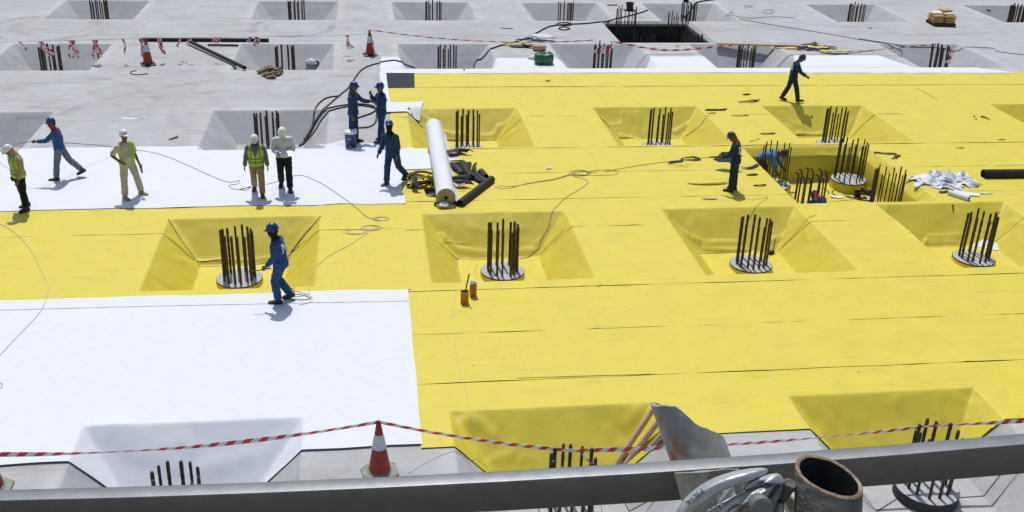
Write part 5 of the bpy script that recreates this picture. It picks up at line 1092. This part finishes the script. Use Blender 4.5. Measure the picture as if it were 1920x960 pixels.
# ================================================================== FOREGROUND RAIL AND SCAFFOLD
def weathered():
    M = mat('weathered_tube', (0.37, 0.37, 0.35), 0.7, scale=34, col2=(0.27, 0.275, 0.25), c2at=(.35, .7), bump=0.05, bscale=120, metal=0.15)
    n = M.node_tree.nodes; l = M.node_tree.links; b = n['Principled BSDF']; src = b.inputs['Base Color'].links[0].from_socket
    tc = n.new('ShaderNodeTexCoord')
    for s, p0, p1, c in ((16, .60, .66, (.36, .10, .04, 1)), (30, .60, .66, (.50, .49, .46, 1)), (70, .68, .74, (.16, .17, .16, 1))):
        z = n.new('ShaderNodeTexNoise'); z.inputs['Scale'].default_value = s; z.inputs['Detail'].default_value = 6; z.inputs['Distortion'].default_value = .2; mp = n.new('ShaderNodeMapping'); mp.inputs['Location'].default_value = (s, 1, 0); l.new(tc.outputs['Object'], mp.inputs[0]); l.new(mp.outputs[0], z.inputs[0])
        r = n.new('ShaderNodeValToRGB'); r.color_ramp.elements[0].position = p0; r.color_ramp.elements[1].position = p1; r.color_ramp.elements[0].color = (0, 0, 0, 1); l.new(z.outputs[0], r.inputs[0])
        m_ = n.new('ShaderNodeMix'); m_.data_type = 'RGBA'; l.new(r.outputs[0], m_.inputs[0]); l.new(src, m_.inputs[6]); m_.inputs[7].default_value = c; src = m_.outputs[2]
    l.new(src, b.inputs['Base Color']); return M
M_tube = weathered()
M_rust = mat('rusty_steel', (0.12, 0.115, 0.10), 0.8, scale=45, col2=(0.26, 0.255, 0.23), c2at=(.4, .75), bump=.3, bscale=140, metal=.1)
M_rim = mat('rust_rim', (0.18, 0.11, 0.07), 0.8, scale=45, col2=(0.36, 0.30, 0.23), c2at=(.4, .7), bump=.3, bscale=160)
M_rail = mat('rail_steel', (0.17, 0.18, 0.195), 0.5, scale=60, var=0.12, bump=.015, bscale=300, metal=.8, stretch=(1, 1, 1))
# unseen dark timber deck, added below the frame to keep the rail face dark
M_deck = mat('added_deck_timber', (0.085, 0.07, 0.055), 0.9, scale=3, var=.3, stretch=(1, 8, 8))
dk = tag(empty('added_deck', (0, -.6, 8.82), 'unseen timber deck added under the photographer to darken the rail', 'deck'))
for k in range(9):
    b = MB(); b.box((0, -.95 + k * .235, .0), (7.6, .225, .04), bevel=.004); b.build('deck_board', M_deck, dk)
RT = 0.93
def rail():
    PXS = [-60, 240, 480, 720, 960, 1200, 1440, 1680, 1990]
    top = lambda x: 917.5 - 0.0215 * x - 1.75e-5 * x * x                 # far edge of the top face
    pts = []
    rp = []
    for x in PXS:
        A = at_depth(x, top(x), RT + .006); rp.append(A)
    rp = np.array(rp); tg = np.gradient(rp, axis=0); tg /= np.linalg.norm(tg, axis=1)[:, None]
    dep, hgt = .0165, .0318; rings = []
    for p, t_ in zip(rp, tg):
        nrm = np.cross(t_, [0, 0, 1.0]); nrm /= np.linalg.norm(nrm)        # towards the camera
        up = np.cross(nrm, t_); r_ = .0016; prof = []
        for (cx, cz, a0) in ((dep - r_, -r_, 0), (r_, -r_, 90), (r_, -hgt + r_, 180), (dep - r_, -hgt + r_, 270)):
            for a in (0, 30, 60, 90): prof.append((cx + r_ * math.cos(R(a0 + a)), cz + r_ * math.sin(R(a0 + a))))
        rings.append(np.array([p + nrm * u + up * v for u, v in prof]))
    b = MB(); b.loft(rings); return b.build('guard_rail', M_rail, None, angle=20)
tag(rail(), 'grey steel guard rail bar crossing the whole foreground', 'rail')
def scaf(name, label, a, c, r, M, cut0=None, cut1=None, rimM=None, wall=.004, ragged=False, n=56, seed=0, prof=None):
    a, c = np.array(a), np.array(c); d = (c - a) / np.linalg.norm(c - a); u = np.cross(d, CR[2]); u /= np.linalg.norm(u); w = np.cross(d, u); an = np.linspace(0, 2 * PI, n, endpoint=False)
    circ = lambda rr: rr * (np.cos(an)[:, None] * u + np.sin(an)[:, None] * w)
    def end(p, nrm, rr, rag=0):
        q = p + circ(rr)
        s = np.zeros(n)
        if nrm is not None: s = -((q - p) @ nrm) / (d @ nrm)
        if prof is not None and nrm is None and rag:
            lt = (q - p) @ CR[0] / np.abs((q - p) @ CR[0]).max(); s = s - np.interp(lt, prof[0], prof[1])
        if rag: s = s + rag * np.array([noise.noise(Vector((math.cos(x) * 1.3 + seed, math.sin(x) * 1.3, 0))) + .35 * noise.noise(Vector((math.cos(x) * 5, math.sin(x) * 5, seed))) for x in an])
        return q + s[:, None] * d
    t_ = empty(name, tuple(a), label, 'scaffold tube'); L = lambda o: (setattr(o, 'parent', t_), setattr(o, 'matrix_parent_inverse', Matrix.Translation(t_.location).inverted()))
    rg = .004 if ragged else .0012
    E0, E1 = end(a, cut0, r), end(c, cut1, r, rg); I1, I0 = end(c, cut1, r - wall, rg), end(a, cut0, r - wall)
    b = MB(); b.loft([E0 * (1 - k) + E1 * k for k in np.linspace(0, 1, 10)], False); o = b.build('tube_wall', M); L(o)
    b = MB(); b.loft([E1, E1 + d * .0008 - (E1 - I1) * .2, I1 + d * .0008 + (E1 - I1) * .2, I1], False); o = b.build('tube_rim', rimM or M); L(o)
    b = MB(); b.loft([I1 * (1 - k) + I0 * k for k in np.linspace(0, 1, 6)], False); o = b.build('tube_bore', M_hole if rimM else M); L(o)
    return t_
# upper tube behind the rail, lower tube in front of it
ta, tc = at_depth(1366, 1010, 1.03), at_depth(1273, 745, 1.05); mpp = np.linalg.norm(tc - ta) / math.hypot(93, 265)
scaf('scaffold_tube', 'weathered scaffold tube rising behind the steel rail with a ragged torn end', ta, tc, .0287, M_tube, ragged=True, seed=2.3, prof=([-1, -.75, -.35, -.12, .1, .5, .8, .95, 1], [0, 3 * mpp, 14 * mpp, 34 * mpp, 58 * mpp, 72 * mpp, 84 * mpp, 96 * mpp, 108 * mpp]))
scaf('scaffold_tube', 'paint stained scaffold tube stub in front of the rail, gripped by the coupler', at_depth(1368, 1040, .90), at_depth(1325, 884, .875), .0262, M_tube, cut1=np.cross(at_depth(1440, 872, .9) - at_depth(1200, 889, .9), ray(1320, 880)) / 1.0, seed=1)
nrm = np.cross(at_depth(1613, 908, .80) - at_depth(1494, 880, .80), at_depth(1540, 928, .775) - at_depth(1566, 862, .825)); nrm /= np.linalg.norm(nrm)
scaf('scaffold_tube', 'rusty open ended scaffold tube standing in the right foreground', at_depth(1549, 1090, .80), at_depth(1554, 894, .80), .0246, M_rust, cut1=nrm, rimM=M_rim, wall=.0032)
# coupler
cp = empty('scaffold_coupler', tuple(at_depth(1380, 950, .82)), 'shiny zinc scaffold coupler with raised digits clamped in the foreground', 'coupler')
def Lc(o): o.parent = cp; o.matrix_parent_inverse = Matrix.Translation(cp.location).inverted(); return o
def bar(name, pts, M=M_coup, n=16, flat=None, rot=0, parent=None):
    """pts: (px, py, depth, half width px across, half thickness m)"""
    C_ = smooth_path([at_depth(*p[:3]) for p in pts], 8); k0 = np.linspace(0, 1, len(pts)); k1 = np.linspace(0, 1, len(C_))
    wv = np.interp(k1, k0, [p[3] * p[2] / F for p in pts]); th = np.interp(k1, k0, [p[4] for p in pts]); tg = np.gradient(C_, axis=0); tg /= np.linalg.norm(tg, axis=1)[:, None]; rings = []
    an = np.linspace(0, 2 * PI, n, endpoint=False); ca, sa = np.cos(an), np.sin(an); ca = np.sign(ca) * np.abs(ca) ** .5; sa = np.sign(sa) * np.abs(sa) ** .5
    for p, t_, w_, h_ in zip(C_, tg, wv, th):
        s_ = np.cross(t_, CR[2]); s_ /= np.linalg.norm(s_); f_ = np.cross(s_, t_); rings.append(p + ca[:, None] * s_ * w_ + sa[:, None] * f_ * h_)
    b = MB(); b.loft(rings); o = b.build(name, M, None, angle=60); Lc(o); return o
def shell(name, outline, depth0, thick, M=M_coup, dome=.004, parent=None):
    """cast plate: closed outline in (px, py), domed and given real thickness and rounded edges"""
    P = smooth_path(outline + [outline[0]], 6)[:-1]; c = P.mean(0); rings = []
    for k, (sc, z) in enumerate(((1.0, -thick), (1.0, -.0015), (.965, 0), (.9, dome * .35), (.7, dome * .75), (.4, dome), (.05, dome))):
        rings.append(np.array([at_depth(c[0] + (q[0] - c[0]) * sc, c[1] + (q[1] - c[1]) * sc, depth0(q) - z) for q in P]))
    b = MB(); b.loft(rings); return Lc(b.build(name, M, None, angle=45))
dz = lambda a: (lambda q: a + .00022 * (1390 - q[0]) * .4)
shell('face_plate', [(1288, 1005), (1296, 968), (1318, 938), (1344, 920), (1368, 912), (1376, 913), (1379, 926), (1384, 929), (1360, 948), (1338, 975), (1322, 1005)], dz(.800), .012, dome=.001)
bar('flap_arm', [(1268, 1004, .81, 12, .008), (1284, 962, .802, 12.5, .009), (1310, 932, .794, 12, .009), (1345, 909, .79, 11, .009), (1382, 896, .788, 10.5, .009), (1412, 887.5, .79, 8, .007), (1432, 882, .793, 4.5, .004), (1438, 880.5, .794, 1.5, .001)])
shell('lower_arm', [(1312, 1005), (1334, 968), (1356, 945), (1380, 928), (1402, 920), (1428, 914), (1452, 910), (1446, 922), (1436, 936), (1412, 942), (1384, 949), (1360, 964), (1340, 1005)], dz(.786), .020, dome=.004)
shell('fork_lug', [(1391, 921), (1394, 910), (1404, 902), (1424, 894), (1448, 888), (1462, 889), (1470, 900), (1470, 907), (1458, 909), (1440, 909), (1420, 913), (1402, 918)], dz(.790), .022, dome=.005)
shell('swivel_cheek', [(1380, 1005), (1386, 955), (1410, 944), (1436, 936), (1448, 916), (1468, 906), (1466, 922), (1458, 940), (1452, 960), (1440, 1005)], dz(.797), .024, M_dullsteel, dome=.002)
shell('side_lug', [(1452, 956), (1456, 944), (1464, 942), (1470, 950), (1470, 1000), (1454, 1000)], dz(.806), .012, dome=.003)
c0 = at_depth(1428, 951, .765); MM = np.stack([CR[0], CR[1], -CR[2]], 1)
b = MB(); b.lathe([(.0078, -.012), (.0078, .001), (.0072, .0026), (.0060, .0030), (.0, .0026)], c0, 28, M=MM); Lc(b.build('pivot_pin', M_dullsteel))
b = MB(); b.lathe([(.0052, -.03), (.0052, .0), (.0044, .001), (0, .0006)], at_depth(1482, 907, .80), 14, M=MM @ Rx(-.9) @ Ry(.3)); Lc(b.build('bolt_end', M_rust))
bar('rear_strap', [(1466, 925, .825, 7, .006), (1478, 940, .83, 12, .006), (1490, 962, .84, 14, .006), (1505, 1000, .85, 14, .006)], M_galv)
def embossed(txt, px, py, t_, size, ang, squeeze=.9):
    cu = bpy.data.curves.new('digits', 'FONT'); cu.body = txt; cu.size = size; cu.extrude = .0012; cu.bevel_depth = .0003; cu.align_x = 'CENTER'
    o = bpy.data.objects.new('tmp', cu); COL.objects.link(o); dg = bpy.context.evaluated_depsgraph_get(); me = bpy.data.meshes.new_from_object(o.evaluated_get(dg)); bpy.data.objects.remove(o)
    a = R(ang); Mx = MM @ Rz(a); P = at_depth(px, py, t_)
    for v in me.vertices: q = Mx @ np.array([v.co.x * squeeze, v.co.y, v.co.z]) + P; v.co = Vector(q)
    o = link('raised_digits', me, M_coup); Lc(o)
embossed('1139', 1336, 938, .7945, .0120, 33); embossed('SED', 1346, 962, .7815, .0080, 33); embossed('EN 74-1', 1306, 934, .7845, .0055, 42)
